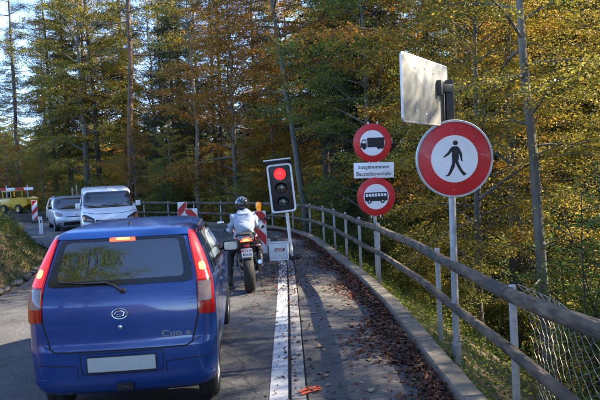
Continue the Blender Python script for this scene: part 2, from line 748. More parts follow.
def lump(x, y):
    return (.5 * np.sin(x * .9 + 1.3 * np.sin(y * .6)) * np.cos(y * .75 + .8 * np.sin(x * .5))
            + .28 * np.sin(x * 2.1 + y * 1.3) + .2 * np.cos(x * 3.3 - y * 2.7))


def height(x, y):
    x = np.asarray(x, float).ravel()
    y = np.asarray(y, float).ravel()
    Q = np.stack([x, y], 1)
    dk = signed(K, Q)
    dl = -signed(Lc, Q)
    z = rdz(np.clip(y, -9, 58)) - .09
    far = np.clip((y - 19) / 6, 0, 1)
    d = np.maximum(0, dk - .34)
    drop = np.minimum(.72 * d, 4.6 + .05 * d) * (1 - far) + np.minimum(.32 * d, 1.9) * far
    drop = np.where(dk > .3, drop, 0)
    hill = np.where(dk > 14, .2 * (np.minimum(dk, 60) - 14), 0) * np.clip((6 - x) / 14, 0, 1)
    hill += np.where(dk > 30, .12 * (np.minimum(dk, 90) - 30), 0) * np.clip((x - 6) / 14, 0, 1)
    bk = np.clip((21.5 - y) / 8.5, .1, 1) * 2.5
    b = np.maximum(0, dl - .28)
    bank = bk * (1 - np.exp(-(b / (bk * .5 + .05)) ** 1.2)) + np.clip(b - 4, 0, 40) * .12
    bank = np.where(dl > .2, bank, 0)
    rough = np.clip(np.maximum(dk - .5, dl - .5), 0, 2) / 2
    return z - drop + hill + bank + rough * .16 * lump(x, y)


def hz(x, y):
    return float(height([x], [y])[0])


def ribbon(name, A, B, mat, dz=0., n=None, extra_mid=2):
    """sheet between two curves, following the road's fall"""
    n = n or len(A)
    rows = []
    for k in range(extra_mid + 2):
        t = k / (extra_mid + 1)
        P = A * (1 - t) + B * t
        rows.append(np.c_[P, rdz(P[:, 1]) + dz])
    V = np.stack(rows, 1).reshape(-1, 3)
    c = extra_mid + 2
    i, j = np.meshgrid(np.arange(len(A) - 1), np.arange(c - 1), indexing='ij')
    a = (i * c + j).ravel()
    F = np.stack([a, a + 1, a + c + 1, a + c], 1)
    me = np_mesh(name, V, [F], [mat], smooth=True)
    return link(name, me)


asph = asphalt_mat('asphalt_road', (.05, .049, .048), (.10, .098, .095))
asph2 = asphalt_mat('asphalt_path', (.062, .056, .049), (.125, .113, .1), crack=.6, patch=.4)
concrete = pm('old_concrete', (.165, .14, .10), .88, var=.28, scale=9, bump=.6, bscale=55, dirt=.75)
grey_stone = pm('grey_kerbstone', (.24, .235, .22), .85, var=.22, scale=14, bump=.6, bscale=70, dirt=.5)
litter = litter_mat('leaf_litter')

# ground: one sheet out to the horizon, dense near the road
def spread(a, near, n, far):
    t = np.linspace(-1, 1, n)
    return a + near * t + (far - near) * np.sign(t) * np.abs(t) ** 5
gx = spread(-3, 34, 190, 700)
gy = spread(22, 40, 200, 900)
GX, GY = np.meshgrid(gx, gy, indexing='ij')
GZ = height(GX, GY)
V = np.c_[GX.ravel(), GY.ravel(), GZ]
i, j = np.meshgrid(np.arange(len(gx) - 1), np.arange(len(gy) - 1), indexing='ij')
a = (i * len(gy) + j).ravel()
F = np.stack([a, a + len(gy), a + len(gy) + 1, a + 1], 1)
ground = tag(link('ground', np_mesh('ground', V, [F], [litter], smooth=True)), 'leaf covered forest floor falling away beyond the railing', kind='structure')

# road, footpath, white line
road = tag(ribbon('road', Lc, W, asph, 0., extra_mid=8), 'grey asphalt road bending left', kind='structure')
line_mat = road_paint_mat('worn_white_paint', (.42, .43, .43), (.09, .09, .09), wear=.40)
nl = int(np.argmin(np.hypot(W[:, 0] + .75, W[:, 1] - 18.2)))
white_line = tag(ribbon('white_line', offset(W, -.165)[:nl], offset(W, -.004)[:nl], line_mat, .005, extra_mid=1),
                 'worn white edge line painted along the gutter stones', kind='structure')
path = tag(ribbon('footpath', offset(W, .17), offset(K, .01), asph2, .004, extra_mid=4), 'asphalt footpath strewn with brown leaves', kind='structure')


def along(P, step, start=0, end=None):
    s = np.concatenate([[0], np.cumsum(np.linalg.norm(np.diff(P, axis=0), axis=1))])
    end = end or s[-1]
    u = np.arange(start, end, step)
    Q = np.stack([np.interp(u, s, P[:, 0]), np.interp(u, s, P[:, 1])], 1)
    return Q


def block(me_src, name, parent, a, b, dz):
    """a long stone laid between two points of a curve"""
    o = link(name, me_src, parent)
    m = (a + b) / 2
    d = b - a
    z0, z1 = float(rdz(a[1])), float(rdz(b[1]))
    o.location = (m[0], m[1], (z0 + z1) / 2 + dz)
    o.rotation_euler = (math.atan2(z1 - z0, np.hypot(*d)), 0, math.atan2(-d[0], d[1]))
    return o


def stone_mesh(name, w, l, h, mat, bev, rough, seed):
    r = random.Random(seed)
    bm = bmesh.new()
    bmesh.ops.create_cube(bm, size=1)
    bmesh.ops.scale(bm, vec=(w, l, h), verts=bm.verts)
    bmesh.ops.bevel(bm, geom=bm.edges[:], offset=bev, segments=1, affect='EDGES')
    for v in bm.verts:
        v.co += Vector((r.uniform(-1, 1), r.uniform(-1, 1) * .3, r.uniform(-1, 1))) * rough
    me = bpy.data.meshes.new(name)
    bm.to_mesh(me)
    bm.free()
    finish(me, mat, 30)
    return me


# flush gutter stones between the white line and the path
gut = tag(bpy.data.objects.new('gutter', None), 'row of flush grey gutter stones beside the white line', kind='structure')
COL.objects.link(gut)
gm = [stone_mesh('gutter_stone', .128, .985, .16, grey_stone, .006, .003, k) for k in range(3)]
gp = along(offset(W, .088), 1.0, 8)
for k in range(len(gp) - 1):
    if gp[k][1] < 30:
        block(gm[k % 3], 'gutter_stone', gut, gp[k], gp[k + 1], -.074 + .002 * (k % 2))
# soil and moss in the joint between gutter and path
seam = pm('mossy_soil', (.035, .035, .018), .95, var=.6, scale=30, bump=.8, bscale=120)
tag(ribbon('joint_soil', offset(W, -.006), offset(W, .2), seam, -.012, extra_mid=1), 'dark mossy joint along the gutter stones', kind='structure')

# raised concrete kerb under the railing
kerb = tag(bpy.data.objects.new('kerb', None), 'raised concrete kerb along the outer edge of the footpath', kind='structure')
COL.objects.link(kerb)
km = [stone_mesh('kerb_stone', .2, .992, .36, concrete, .018, .005, 10 + k) for k in range(4)]
kp = along(offset(K, .105), 1.0, 5.4)
for k in range(len(kp) - 1):
    if kp[k][1] < 34:
        block(km[k % 4], 'kerb_stone', kerb, kp[k], kp[k + 1], -.07 + .004 * ((k * 7) % 3))

# rough stones along the left verge
edge = tag(bpy.data.objects.new('stone_edging', None), 'row of rough grey stones at the foot of the left bank', kind='structure')
COL.objects.link(edge)
rubble = pm('rubble_stone', (.1, .095, .085), .9, var=.35, scale=8, bump=.7, bscale=40, dirt=.6)
def rubble_mesh(seed):
    r = random.Random(seed)
    bm = bmesh.new()
    bmesh.ops.create_icosphere(bm, subdivisions=1, radius=.5)
    for v in bm.verts:
        v.co *= r.uniform(.82, 1.12)
    me = bpy.data.meshes.new('edge_stone')
    bm.to_mesh(me)
    bm.free()
    finish(me, rubble, 50)
    return me
rm = [rubble_mesh(k) for k in range(6)]
ep = along(offset(Lc, -.16), .24, 8.5, 30)
for k, p in enumerate(ep):
    if p[1] < 14.2:
        o = link('edge_stone', rm[k % 6], edge)
        s = random.uniform(.13, .24)
        o.location = (p[0] + random.uniform(-.06, .04), p[1], float(rdz(p[1])) + random.uniform(-.02, .03))
        o.scale = (s, s * random.uniform(.9, 1.2), s * random.uniform(.6, .85))
        o.rotation_euler = (random.uniform(-.3, .3), random.uniform(-.3, .3), random.uniform(0, 6))

# orange survey mark sprayed across the gutter
spray = road_paint_mat('orange_spray_paint', (.75, .1, .03), (.12, .08, .06), .42)
b = MB()
for seg in ([(.03, 5.12), (.10, 5.2), (.19, 5.22)], [(.19, 5.22), (.2, 5.17)], [(.05, 5.07), (.13, 5.14), (.2, 5.16)]):
    for p, q in zip(seg[:-1], seg[1:]):
        p, q = Vector(p), Vector(q)
        n = Vector((-(q - p).y, (q - p).x)).normalized() * .016
        e = (q - p).normalized() * .01
        b.prism([(x.x, x.y) for x in (p - n - e, q - n + e, q + n + e, p + n - e)], .009, .0105)
tag(b.build('paint_mark', spray, smooth=0), 'orange sprayed survey mark on the gutter stones', kind='structure')

# ------------------------------------------------------------------ railing
steel = pm('galvanised_steel', (.42, .43, .43), .5, metal=.55, var=.2, scale=16, bump=.1, dirt=.25)
log_mat = bark_mat('weathered_log', (.028, .019, .011), (.2, .145, .088), scale=11, lichen=(.055, .05, .036), stretch=(1, .3, 1))
railing = thing('railing', 'roadside railing of two weathered grey log rails on slim steel posts', 'railing')
def rail_run(d, z, r, seed):
    P = offset(K, d)
    pts = along(P, .4, 5.6, 46)
    pts = pts[pts[:, 1] < 33]
    zz = rdz(pts[:, 1]) + z + (.065 * np.maximum(0, 4.7 - pts[:, 1]) if z > .6 else 0) + .008 * np.sin(np.arange(len(pts)) * .9 + seed)
    per = 10
    for k in range(0, len(pts) - 1, per):
        seg = pts[k:k + per + 1]
        if len(seg) < 2:
            break
        z_ = zz[k:k + per + 1]
        rr = [r * (1 + .035 * sin(.7 * q + k + seed) + .02 * sin(1.9 * q + k)) for q in range(len(seg))]
        m = MB()
        m.tube([(p[0], p[1], h) for p, h in zip(seg, z_)], rr, 14)
        m.build('rail', log_mat, railing, smooth=60)
rail_run(.42, .89, .058, 1)
rail_run(.42, .45, .047, 2)
pm_ = MB()
pm_.box((0, 0, .27), (.055, .035, 1.44))
post_me = pm_.build('post', steel, railing, bevel=.006)
first = True
PP = offset(K, .50)
posts = [p for p in along(PP, 2.38, 2.0 + 4.0, 60)]
posts = [(1.745, y) for y in (-2.5, -.12, 2.26, 4.64, 7.02)] + [tuple(p) for p in along(PP, 1.7, 20.0, 60) if p[1] < 33]
for (x, y) in posts:
    o = post_me if first else link('post', post_me.data, railing)
    first = False
    j = int(np.argmin(np.hypot(PP[:, 0] - x, PP[:, 1] - y)))
    d = PP[min(j + 1, 399)] - PP[max(j - 1, 0)]
    o.location = (x, y, float(rdz(y)) - .02)
    o.rotation_euler = (random.uniform(-.012, .012), random.uniform(-.015, .015), math.atan2(-d[0], d[1]))
bm_ = MB()
bm_.cyl((0, 0, 0), (0, .012, 0), .012, 8)

# torn chain-link mesh hanging under the nearest rail
wire = pm('rusty_galvanised_wire', (.33, .31, .28), .5, metal=.6, var=.35, scale=30)
m = MB()
r_ = random.Random(3)
def wv(u, v):
    y = 2.1 + u * 2.85
    z = .90 - v * 1.02
    x = 1.88 + .05 * sin(y * 3.1) + .09 * v * sin(y * 2.3 + 1) + .02 * sin(v * 9)
    edge_ = max(0, (u - .78)) * .9 * sin(v * 3.1)
    return Vector((x, y - edge_ + .03 * sin(v * 5), z - .09 * u * v + .012 * sin(y * 5)))
nU, nV = 46, 12
for k in range(nU):
    pts = []
    for q in range(nV * 2 + 1):
        if k > 38 and q > nV * 2 - (k - 38) * 3:
            break
        u = (k + (1.03 if (q % 2 == 0) == (k % 2 == 1) else -.03)) / nU
        pts.append(wv(u, q / (nV * 2)) + Vector((.004 if q % 2 else -.004, 0, 0)))
    if len(pts) > 2:
        m.tube(pts, .0021, 4, False)
clf = thing('chain_link_fence', 'torn sagging chain link mesh hanging behind the nearest railing post', 'fence')
tag(m.build('wire_mesh', wire, clf, smooth=60), kind='stuff')
m = MB()
m.tube([wv(u / 20, 0) + Vector((-.003, 0, .002)) for u in range(21)], .003, 5)
m.tube([wv(u / 20, .5) + Vector((-.008, 0, .002)) for u in range(18)], .002, 5)
m.build('tension_wire', wire, clf, smooth=60)
# ------------------------------------------------------------------ trees
def tubes_np(polys, radii, n=5):
    Vs, Fs = [], []
    o = 0
    for P, R in zip(polys, radii):
        P = np.asarray(P, float)
        k = len(P)
        T = np.gradient(P, axis=0)
        T /= np.linalg.norm(T, axis=1)[:, None] + 1e-9
        ref = np.array([0, 0, 1.]) if abs(T[0][2]) < .8 else np.array([1., 0, 0])
        U = np.cross(T, ref)
        U /= np.linalg.norm(U, axis=1)[:, None] + 1e-9
        Wv = np.cross(T, U)
        a = np.arange(n) * 2 * pi / n
        ring = P[:, None] + (U[:, None] * np.cos(a)[None, :, None] + Wv[:, None] * np.sin(a)[None, :, None]) * np.asarray(R)[:, None, None]
        Vs.append(ring.reshape(-1, 3))
        i, j = np.meshgrid(np.arange(k - 1), np.arange(n), indexing='ij')
        i, j = i.ravel(), j.ravel()
        Fs.append(o + np.stack([i * n + j, i * n + (j + 1) % n, (i + 1) * n + (j + 1) % n, (i + 1) * n + j], 1))
        o += k * n
    return np.vstack(Vs), np.vstack(Fs)


def leaf_quads(P, D, N, Ln, Wd, fold=.12):
    D = D / (np.linalg.norm(D, axis=1)[:, None] + 1e-9)
    S = np.cross(D, N)
    S /= np.linalg.norm(S, axis=1)[:, None] + 1e-9
    N2 = np.cross(S, D)
    Ln = Ln[:, None]
    Wd = Wd[:, None]
    V = np.stack([P, P + D * Ln * .5 + S * Wd * .5 + N2 * Ln * fold, P + D * Ln - N2 * Ln * fold * .5, P + D * Ln * .5 - S * Wd * .5 + N2 * Ln * fold], 1)
    k = np.arange(len(P))[:, None] * 4
    return V.reshape(-1, 3), k + np.array([[0, 1, 2, 3]])


def rnd_dir(r, n):
    v = r.normal(size=(n, 3))
    return v / np.linalg.norm(v, axis=1)[:, None]


def trunk_line(r, H, lean, wig, n=16):
    t = np.linspace(0, 1, n)
    P = np.zeros((n, 3))
    w = np.cumsum(r.normal(size=(n, 2)), 0) * wig
    w -= w[0]
    P[:, 0] = lean[0] * H * t + w[:, 0]
    P[:, 1] = lean[1] * H * t + w[:, 1]
    P[:, 2] = H * t - .35 * (1 - t)
    return P, t


def at_line(P, z):
    return np.array([np.interp(z, P[:, 2], P[:, 0]), np.interp(z, P[:, 2], P[:, 1]), z])


def broadleaf(seed, H, h0, R, tr, lean=(0, 0), wig=.05, nl=42, leaf=.1, dens=1., stubs=0, top_bias=.9, spray=.45):
    """beech-like: flat tiers of leaf sprays on long level limbs; returns trunk arrays, twig arrays, leaf arrays"""
    r = np.random.default_rng(seed)
    T, t = trunk_line(r, H, lean, wig)
    tubes = [T]
    rad_ = [tr * (1 - .86 * t) * (1 + .35 * np.exp(-t * 40))]
    tw, twr = [], []
    LP_, LD_ = [], []
    for i in range(nl):
        f = ((i + r.uniform(0, .8)) / nl) ** top_bias
        h = h0 + (H * .98 - h0) * f
        az = i * 2.39996 + r.uniform(-.5, .5)
        Lm = R * (.45 + .6 * sin(pi * min(1, .12 + f * .95))) * (1 - f ** 3 * .75) * r.uniform(.65, 1.15) + .25
        el = rad(r.uniform(-10, 42) + 26 * f)
        s = np.linspace(0, 1, 7)
        b0 = at_line(T, h)
        dirh = np.array([cos(az), sin(az), 0])
        side = np.array([-sin(az), cos(az), 0])
        bend = r.uniform(-.25, .25)
        Pl = b0 + dirh * (Lm * s)[:, None] + side * (bend * Lm * s ** 2)[:, None]
        Pl[:, 2] += Lm * (sin(el) * s - r.uniform(.12, .42) * s ** 2.2) + r.normal(size=7) * .03 * s
        br = min(tr * .42, .010 + .014 * Lm) * (1 - .85 * f * .6)
        tubes.append(Pl)
        rad_.append(br * (1 - .85 * s))
        ns = int(6 + Lm * 4.4)
        for q in range(ns):
            u = .18 + .82 * (q + r.uniform(0, 1)) / ns
            k = min(5, int(u * 6))
            w = u * 6 - k
            p = Pl[k] * (1 - w) + Pl[k + 1] * w
            d = Pl[k + 1] - Pl[k]
            d /= np.linalg.norm(d) + 1e-9
            sg = 1 if q % 2 else -1
            a = sg * rad(r.uniform(25, 70))
            if q == ns - 1:
                a = 0
            dd = np.array([d[0] * cos(a) - d[1] * sin(a), d[0] * sin(a) + d[1] * cos(a), d[2] * .5 + r.uniform(-.38, .34)])
            ls = Lm * spray * (1.05 - .65 * u) * r.uniform(.6, 1.2) + .2
            ss = np.linspace(0, 1, 4)
            Ps = p + dd * (ls * ss)[:, None]
            Ps[:, 2] -= .16 * ls * ss ** 2
            tw.append(Ps)
            twr.append(.006 * (1 - .7 * ss) + .0015)
            m = max(3, int(ls * 30 * dens))
            uu = r.uniform(.08, 1.02, m)
            c = p + dd * (ls * uu)[:, None]
            c[:, 2] -= .16 * ls * uu ** 2
            sd = np.array([-dd[1], dd[0], 0]) / (np.hypot(dd[0], dd[1]) + 1e-9)
            lat = r.normal(size=m) * .115 * ls ** .6
            c += sd * lat[:, None] + r.normal(size=(m, 3)) * np.array([.035, .035, .065])
            ld = dd + sd * (np.sign(lat) * r.uniform(.2, 1.4, m))[:, None] + r.normal(size=(m, 3)) * .3
            ld[:, 2] -= .25
            LP_.append(c)
            LD_.append(ld)
    for i in range(stubs):
        h = r.uniform(H * .15, h0 + 1)
        az = r.uniform(0, 6.3)
        b0 = at_line(T, h)
        l = r.uniform(.4, 1.8)
        s = np.linspace(0, 1, 5)
        Pl = b0 + np.array([cos(az), sin(az), r.uniform(-.1, .5)]) * (l * s)[:, None] + r.normal(size=(5, 3)) * .05 * s[:, None]
        tubes.append(Pl)
        rad_.append(.022 * (1 - .85 * s))
    C = np.vstack(LP_)
    D = np.vstack(LD_)
    m = len(C)
    N = np.array([0, 0, 1.]) + r.normal(size=(m, 3)) * .75
    ln = leaf * r.uniform(.45, 1.35, m)
    return tubes, rad_, tw, twr, leaf_quads(C, D, N, ln, ln * r.uniform(.5, .78, m))


def conifer(seed, H, h0, R, tr, lean=(0, 0), gap=.34, per=7, droop=.45, needles=1., shoot=.13, stubs=10):
    """spruce-like: whorls of drooping boughs hung with needle shoots"""
    r = np.random.default_rng(seed)
    T, t = trunk_line(r, H, lean, .012)
    tubes = [T]
    rad_ = [tr * (1 - .94 * t) * (1 + .3 * np.exp(-t * 40))]
    tw, twr = [], []
    LP_, LD_, LN_ = [], [], []
    h = h0
    while h < H - .15:
        f = (h - h0) / (H - h0)
        for i in range(per):
            az = r.uniform(0, 2 * pi)
            Lm = R * (1 - f) ** .8 * r.uniform(.6, 1.1) + .12
            b0 = at_line(T, min(H, h + r.uniform(-.15, .15)))
            s = np.linspace(0, 1, 6)
            dirh = np.array([cos(az), sin(az), 0])
            side = np.array([-sin(az), cos(az), 0])
            Pl = b0 + dirh * (Lm * s)[:, None]
            up = .5 * f
            Pl[:, 2] += Lm * (up * s - droop * (1 - .5 * f) * (s ** 1.3) * (1.25 - .55 * s ** 2))
            tubes.append(Pl)
            rad_.append((.007 + .009 * Lm) * (1 - .85 * s))
            ns = int(4 + Lm * 9)
            for q in range(ns):
                u = .12 + .88 * (q + r.uniform(0, 1)) / ns
                k = min(4, int(u * 5))
                w = u * 5 - k
                p = Pl[k] * (1 - w) + Pl[k + 1] * w
                sg = 1 if q % 2 else -1
                dd = dirh * r.uniform(.3, .8) + side * sg * r.uniform(.4, 1) + np.array([0, 0, r.uniform(-.75, -.1)])
                dd /= np.linalg.norm(dd)
                ls = (.16 + .3 * Lm * (1 - u * .6) * .55) * r.uniform(.6, 1.2)
                m = max(3, int(ls * 26 * needles))
                uu = r.uniform(0, 1, m)
                c = p + dd * (ls * uu)[:, None]
                ld = dd + rnd_dir(r, m) * .75
                LP_.append(c)
                LD_.append(ld)
        h += gap * (1 - .35 * f)
    for i in range(stubs):
        hh = r.uniform(1.2, max(1.3, h0))
        az = r.uniform(0, 6.3)
        b0 = at_line(T, hh)
        l = r.uniform(.3, 1.3)
        s = np.linspace(0, 1, 4)
        tubes.append(b0 + np.array([cos(az), sin(az), r.uniform(-.3, .15)]) * (l * s)[:, None])
        rad_.append(.014 * (1 - .8 * s))
    C = np.vstack(LP_)
    D = np.vstack(LD_)
    m = len(C)
    N = rnd_dir(r, m)
    ln = shoot * r.uniform(.6, 1.3, m)
    return tubes, rad_, tw, twr, leaf_quads(C, D, N, ln, ln * .2, .03)


def pine(seed, H, h0, R, tr, lean=(0, 0), nl=26, dens=1.):
    """tall bare stem, ragged high crown of needle tufts"""
    r = np.random.default_rng(seed)
    T, t = trunk_line(r, H, lean, .03)
    tubes = [T]
    rad_ = [tr * (1 - .75 * t)]
    tw, twr, LP_, LD_ = [], [], [], []
    for i in range(nl):
        f = (i + r.uniform(0, 1)) / nl
        h = h0 + (H - h0) * f
        az = i * 2.4 + r.uniform(-.6, .6)
        Lm = R * (.5 + .6 * sin(pi * min(1, .2 + f * .8))) * r.uniform(.55, 1.15)
        s = np.linspace(0, 1, 6)
        Pl = at_line(T, h) + np.array([cos(az), sin(az), 0]) * (Lm * s)[:, None] + r.normal(size=(6, 3)) * .07 * s[:, None]
        Pl[:, 2] += Lm * (.1 * s + .22 * s ** 2 * f - .16 * s * (1 - f))
        tubes.append(Pl)
        rad_.append((.012 + .012 * Lm) * (1 - .8 * s))
        for q in range(int(6 + Lm * 6)):
            u = r.uniform(.35, 1)
            k = min(4, int(u * 5))
            w = u * 5 - k
            p = Pl[k] * (1 - w) + Pl[k + 1] * w
            e = p + np.array([cos(az), sin(az), 0]) * r.uniform(.05, .4) + r.normal(size=3) * np.array([.3, .3, .12])
            tw.append(np.stack([p, (p + e) / 2 + [0, 0, .03], e]))
            twr.append(np.array([.007, .005, .003]))
            m = int(34 * dens)
            c = e + r.normal(size=(m, 3)) * np.array([.13, .13, .08])
            ld = rnd_dir(r, m) + np.array([0, 0, .5])
            LP_.append(c)
            LD_.append(ld)
    for i in range(14):
        hh = r.uniform(h0 * .35, h0)
        az = r.uniform(0, 6.3)
        l = r.uniform(.3, 1.4)
        s = np.linspace(0, 1, 4)
        tubes.append(at_line(T, hh) + np.array([cos(az), sin(az), r.uniform(-.3, .2)]) * (l * s)[:, None])
        rad_.append(.016 * (1 - .8 * s))
    C = np.vstack(LP_)
    D = np.vstack(LD_)
    m = len(C)
    ln = .14 * r.uniform(.7, 1.3, m)
    return tubes, rad_, tw, twr, leaf_quads(C, D, rnd_dir(r, m), ln, ln * .16, .03)


def bush(seed, H, R, n=14, leaf=.09, dens=1.):
    """young growth: many thin stems from the ground, leafy to the base"""
    r = np.random.default_rng(seed)
    tubes, rad_, tw, twr, LP_, LD_ = [], [], [], [], [], []
    for i in range(n):
        az = r.uniform(0, 2 * pi)
        l = H * r.uniform(.55, 1.1)
        out = R * r.uniform(.2, 1)
        s = np.linspace(0, 1, 6)
        P = np.zeros((6, 3))
        P[:, 0] = cos(az) * out * (s ** 1.3) + r.normal(size=6) * .06 * s + r.normal() * R * .2
        P[:, 1] = sin(az) * out * (s ** 1.3) + r.normal(size=6) * .06 * s + r.normal() * R * .2
        P[:, 2] = l * s - .1
        tubes.append(P)
        rad_.append(.016 * (1 - .8 * s))
        for q in range(int(8 + l * 6)):
            u = r.uniform(.1, 1)
            k = min(4, int(u * 5))
            p = P[k] + (P[k + 1] - P[k]) * (u * 5 - k)
            a = r.uniform(0, 2 * pi)
            dd = np.array([cos(a), sin(a), r.uniform(-.15, .35)])
            ls = r.uniform(.25, .8) * (1.15 - .6 * u) * min(1, H / 2)
            tw.append(np.stack([p, p + dd * ls * .5, p + dd * ls - [0, 0, .08 * ls]]))
            twr.append(np.array([.005, .004, .002]))
            m = max(3, int(ls * 26 * dens))
            uu = r.uniform(.1, 1.05, m)
            sd = np.array([-dd[1], dd[0], 0])
            lat = r.normal(size=m) * .1
            LP_.append(p + dd * (ls * uu)[:, None] + sd * lat[:, None] + r.normal(size=(m, 3)) * .03)
            LD_.append(dd + sd * (np.sign(lat) * r.uniform(.2, 1.2, m))[:, None] + r.normal(size=(m, 3)) * .35 - [0, 0, .2])
    C = np.vstack(LP_)
    D = np.vstack(LD_)
    m = len(C)
    ln = leaf * r.uniform(.65, 1.3, m)
    return tubes, rad_, tw, twr, leaf_quads(C, D, np.array([0, 0, 1.]) + r.normal(size=(m, 3)) * .6, ln, ln * r.uniform(.5, .75, m))


TWIG = bark_mat('twig_bark', (.03, .025, .018), (.09, .075, .055), 20)
BARK = {
    'grey': bark_mat('beech_bark', (.05, .047, .04), (.15, .14, .12), 4, lichen=(.1, .11, .08)),
    'dark': bark_mat('spruce_bark', (.025, .02, .016), (.085, .068, .052), 7),
    'pine': bark_mat('pine_bark', (.05, .032, .022), (.17, .10, .06), 6),
    'pale': bark_mat('pale_bark', (.075, .066, .05), (.2, .18, .14), 5, lichen=(.12, .12, .085)),
}
LEAF = {
    'green': leaf_mat('beech_leaves_green', [(.03, .065, .012), (.075, .14, .022), (.165, .22, .034), (.34, .31, .045)], transl=.5),
    'gold': leaf_mat('beech_leaves_gold', [(.06, .085, .015), (.165, .175, .026), (.34, .275, .036), (.5, .32, .045)], transl=.45),
    'olive': leaf_mat('beech_leaves_olive', [(.05, .07, .014), (.13, .15, .022), (.28, .235, .03), (.45, .28, .036)], transl=.42),
    'orange': leaf_mat('beech_leaves_orange', [(.11, .075, .016), (.25, .14, .02), (.40, .19, .025), (.5, .24, .035)], transl=.45),
    'spruce': leaf_mat('spruce_needles', [(.008, .016, .008), (.016, .03, .013), (.03, .045, .018), (.05, .06, .022)], transl=.12),
    'blue': leaf_mat('pine_needles', [(.012, .024, .016), (.024, .042, .025), (.045, .062, .032), (.075, .085, .04)], transl=.15),
    'shrub': leaf_mat('shrub_leaves', [(.05, .075, .013), (.13, .16, .024), (.28, .27, .035), (.5, .38, .05)], transl=.5),
}
ARCH = {}


def archetype(key, spec, leaf, bark):
    tubes, rr, tw, twr, (LV, LF) = spec
    V, F = tubes_np(tubes[:1], rr[:1], 14)
    parts = {}
    V2 = F2 = None
    if len(tubes) > 1:
        V2, F2 = tubes_np(tubes[1:], rr[1:], 6)
        Va = np.vstack([V, V2])
        Fa = np.vstack([F, F2 + len(V)])
    else:
        Va, Fa = V, F
    trunk = np_mesh('trunk', Va, [Fa], [BARK[bark]], smooth=True)
    if tw:
        TV, TF = tubes_np(tw, twr, 3)
        Vc = np.vstack([LV, TV])
        crown = np_mesh('crown', Vc, [LF, TF + len(LV)], [LEAF[leaf], TWIG], np.r_[np.zeros(len(LF)), np.ones(len(TF))])
    else:
        crown = np_mesh('crown', LV, [LF], [LEAF[leaf]])
    ARCH[key] = (trunk, crown, {})
    return ARCH[key]


def relea(key, src, leaf):
    """same skeleton, another leaf colour"""
    t, c, _ = ARCH[src]
    c2 = c.copy()
    c2.materials[0] = LEAF[leaf]
    ARCH[key] = (t, c2, {})


archetype('beech_a', broadleaf(1, 17, 2.2, 4.2, .2, (.01, .0), nl=62, leaf=.072, dens=2.1), 'gold', 'grey')
archetype('beech_b', broadleaf(2, 15, 1.4, 3.8, .16, (-.03, .02), nl=60, leaf=.07, dens=2.0), 'green', 'grey')
archetype('beech_c', broadleaf(3, 19, 5.0, 4.4, .22, (.02, -.02), nl=48, leaf=.095, dens=1.6, stubs=6), 'olive', 'dark')
relea('beech_d', 'beech_a', 'olive')
relea('beech_e', 'beech_b', 'gold')
relea('beech_f', 'beech_c', 'orange')
relea('beech_g', 'beech_b', 'orange')
relea('beech_h', 'beech_a', 'green')
archetype('lean', broadleaf(5, 17, 6.2, 3.6, .165, (-.115, .0), .04, nl=46, leaf=.095, dens=1.5, stubs=7), 'orange', 'grey')
archetype('slim', broadleaf(6, 15.5, 5.2, 2.3, .135, (-.058, .0), .03, nl=36, leaf=.075, dens=1.7, stubs=4), 'gold', 'pale')
archetype('wavy', broadleaf(8, 15, 9.0, 2.4, .13, (.01, 0), .09, nl=24, leaf=.1, dens=1.2, stubs=4), 'olive', 'pale')
archetype('spruce', conifer(11, 17, .8, 3.1, .22, needles=1.5, per=9), 'spruce', 'dark')
archetype('spruce_tall', conifer(12, 23, 6.5, 2.6, .24, gap=.38, needles=1.4, per=8), 'spruce', 'dark')
archetype('pine_a', pine(21, 21, 9.5, 2.6, .2, (.0, 0)), 'blue', 'dark')
archetype('pine_b', pine(22, 22, 10.5, 2.8, .21, (.035, 0)), 'blue', 'pine')
archetype('bush_a', bush(31, 2.6, 1.5, 20, leaf=.05, dens=2.3), 'shrub', 'dark')
archetype('bush_b', bush(32, 3.4, 1.7, 22, leaf=.05, dens=2.3), 'green', 'dark')
archetype('bush_c', bush(33, 1.7, 1.2, 18, leaf=.046, dens=2.3), 'shrub', 'dark')
relea('bush_d', 'bush_b', 'gold')


def plant(key, name, label, cat, x, y, s=1., rz=0., group=None, sz=None, dz=0., sxy=None):
    t, c, _ = ARCH[key]
    o = thing(name, label, cat, (x, y, hz(x, y) + dz), rz, group)
    o.scale = (sxy or s, sxy or s, sz or s)
    tr = link('trunk' if 'bush' not in key else 'stems', t, o)
    cr = link('crown' if 'bush' not in key else 'leaves', c, o)
    return o

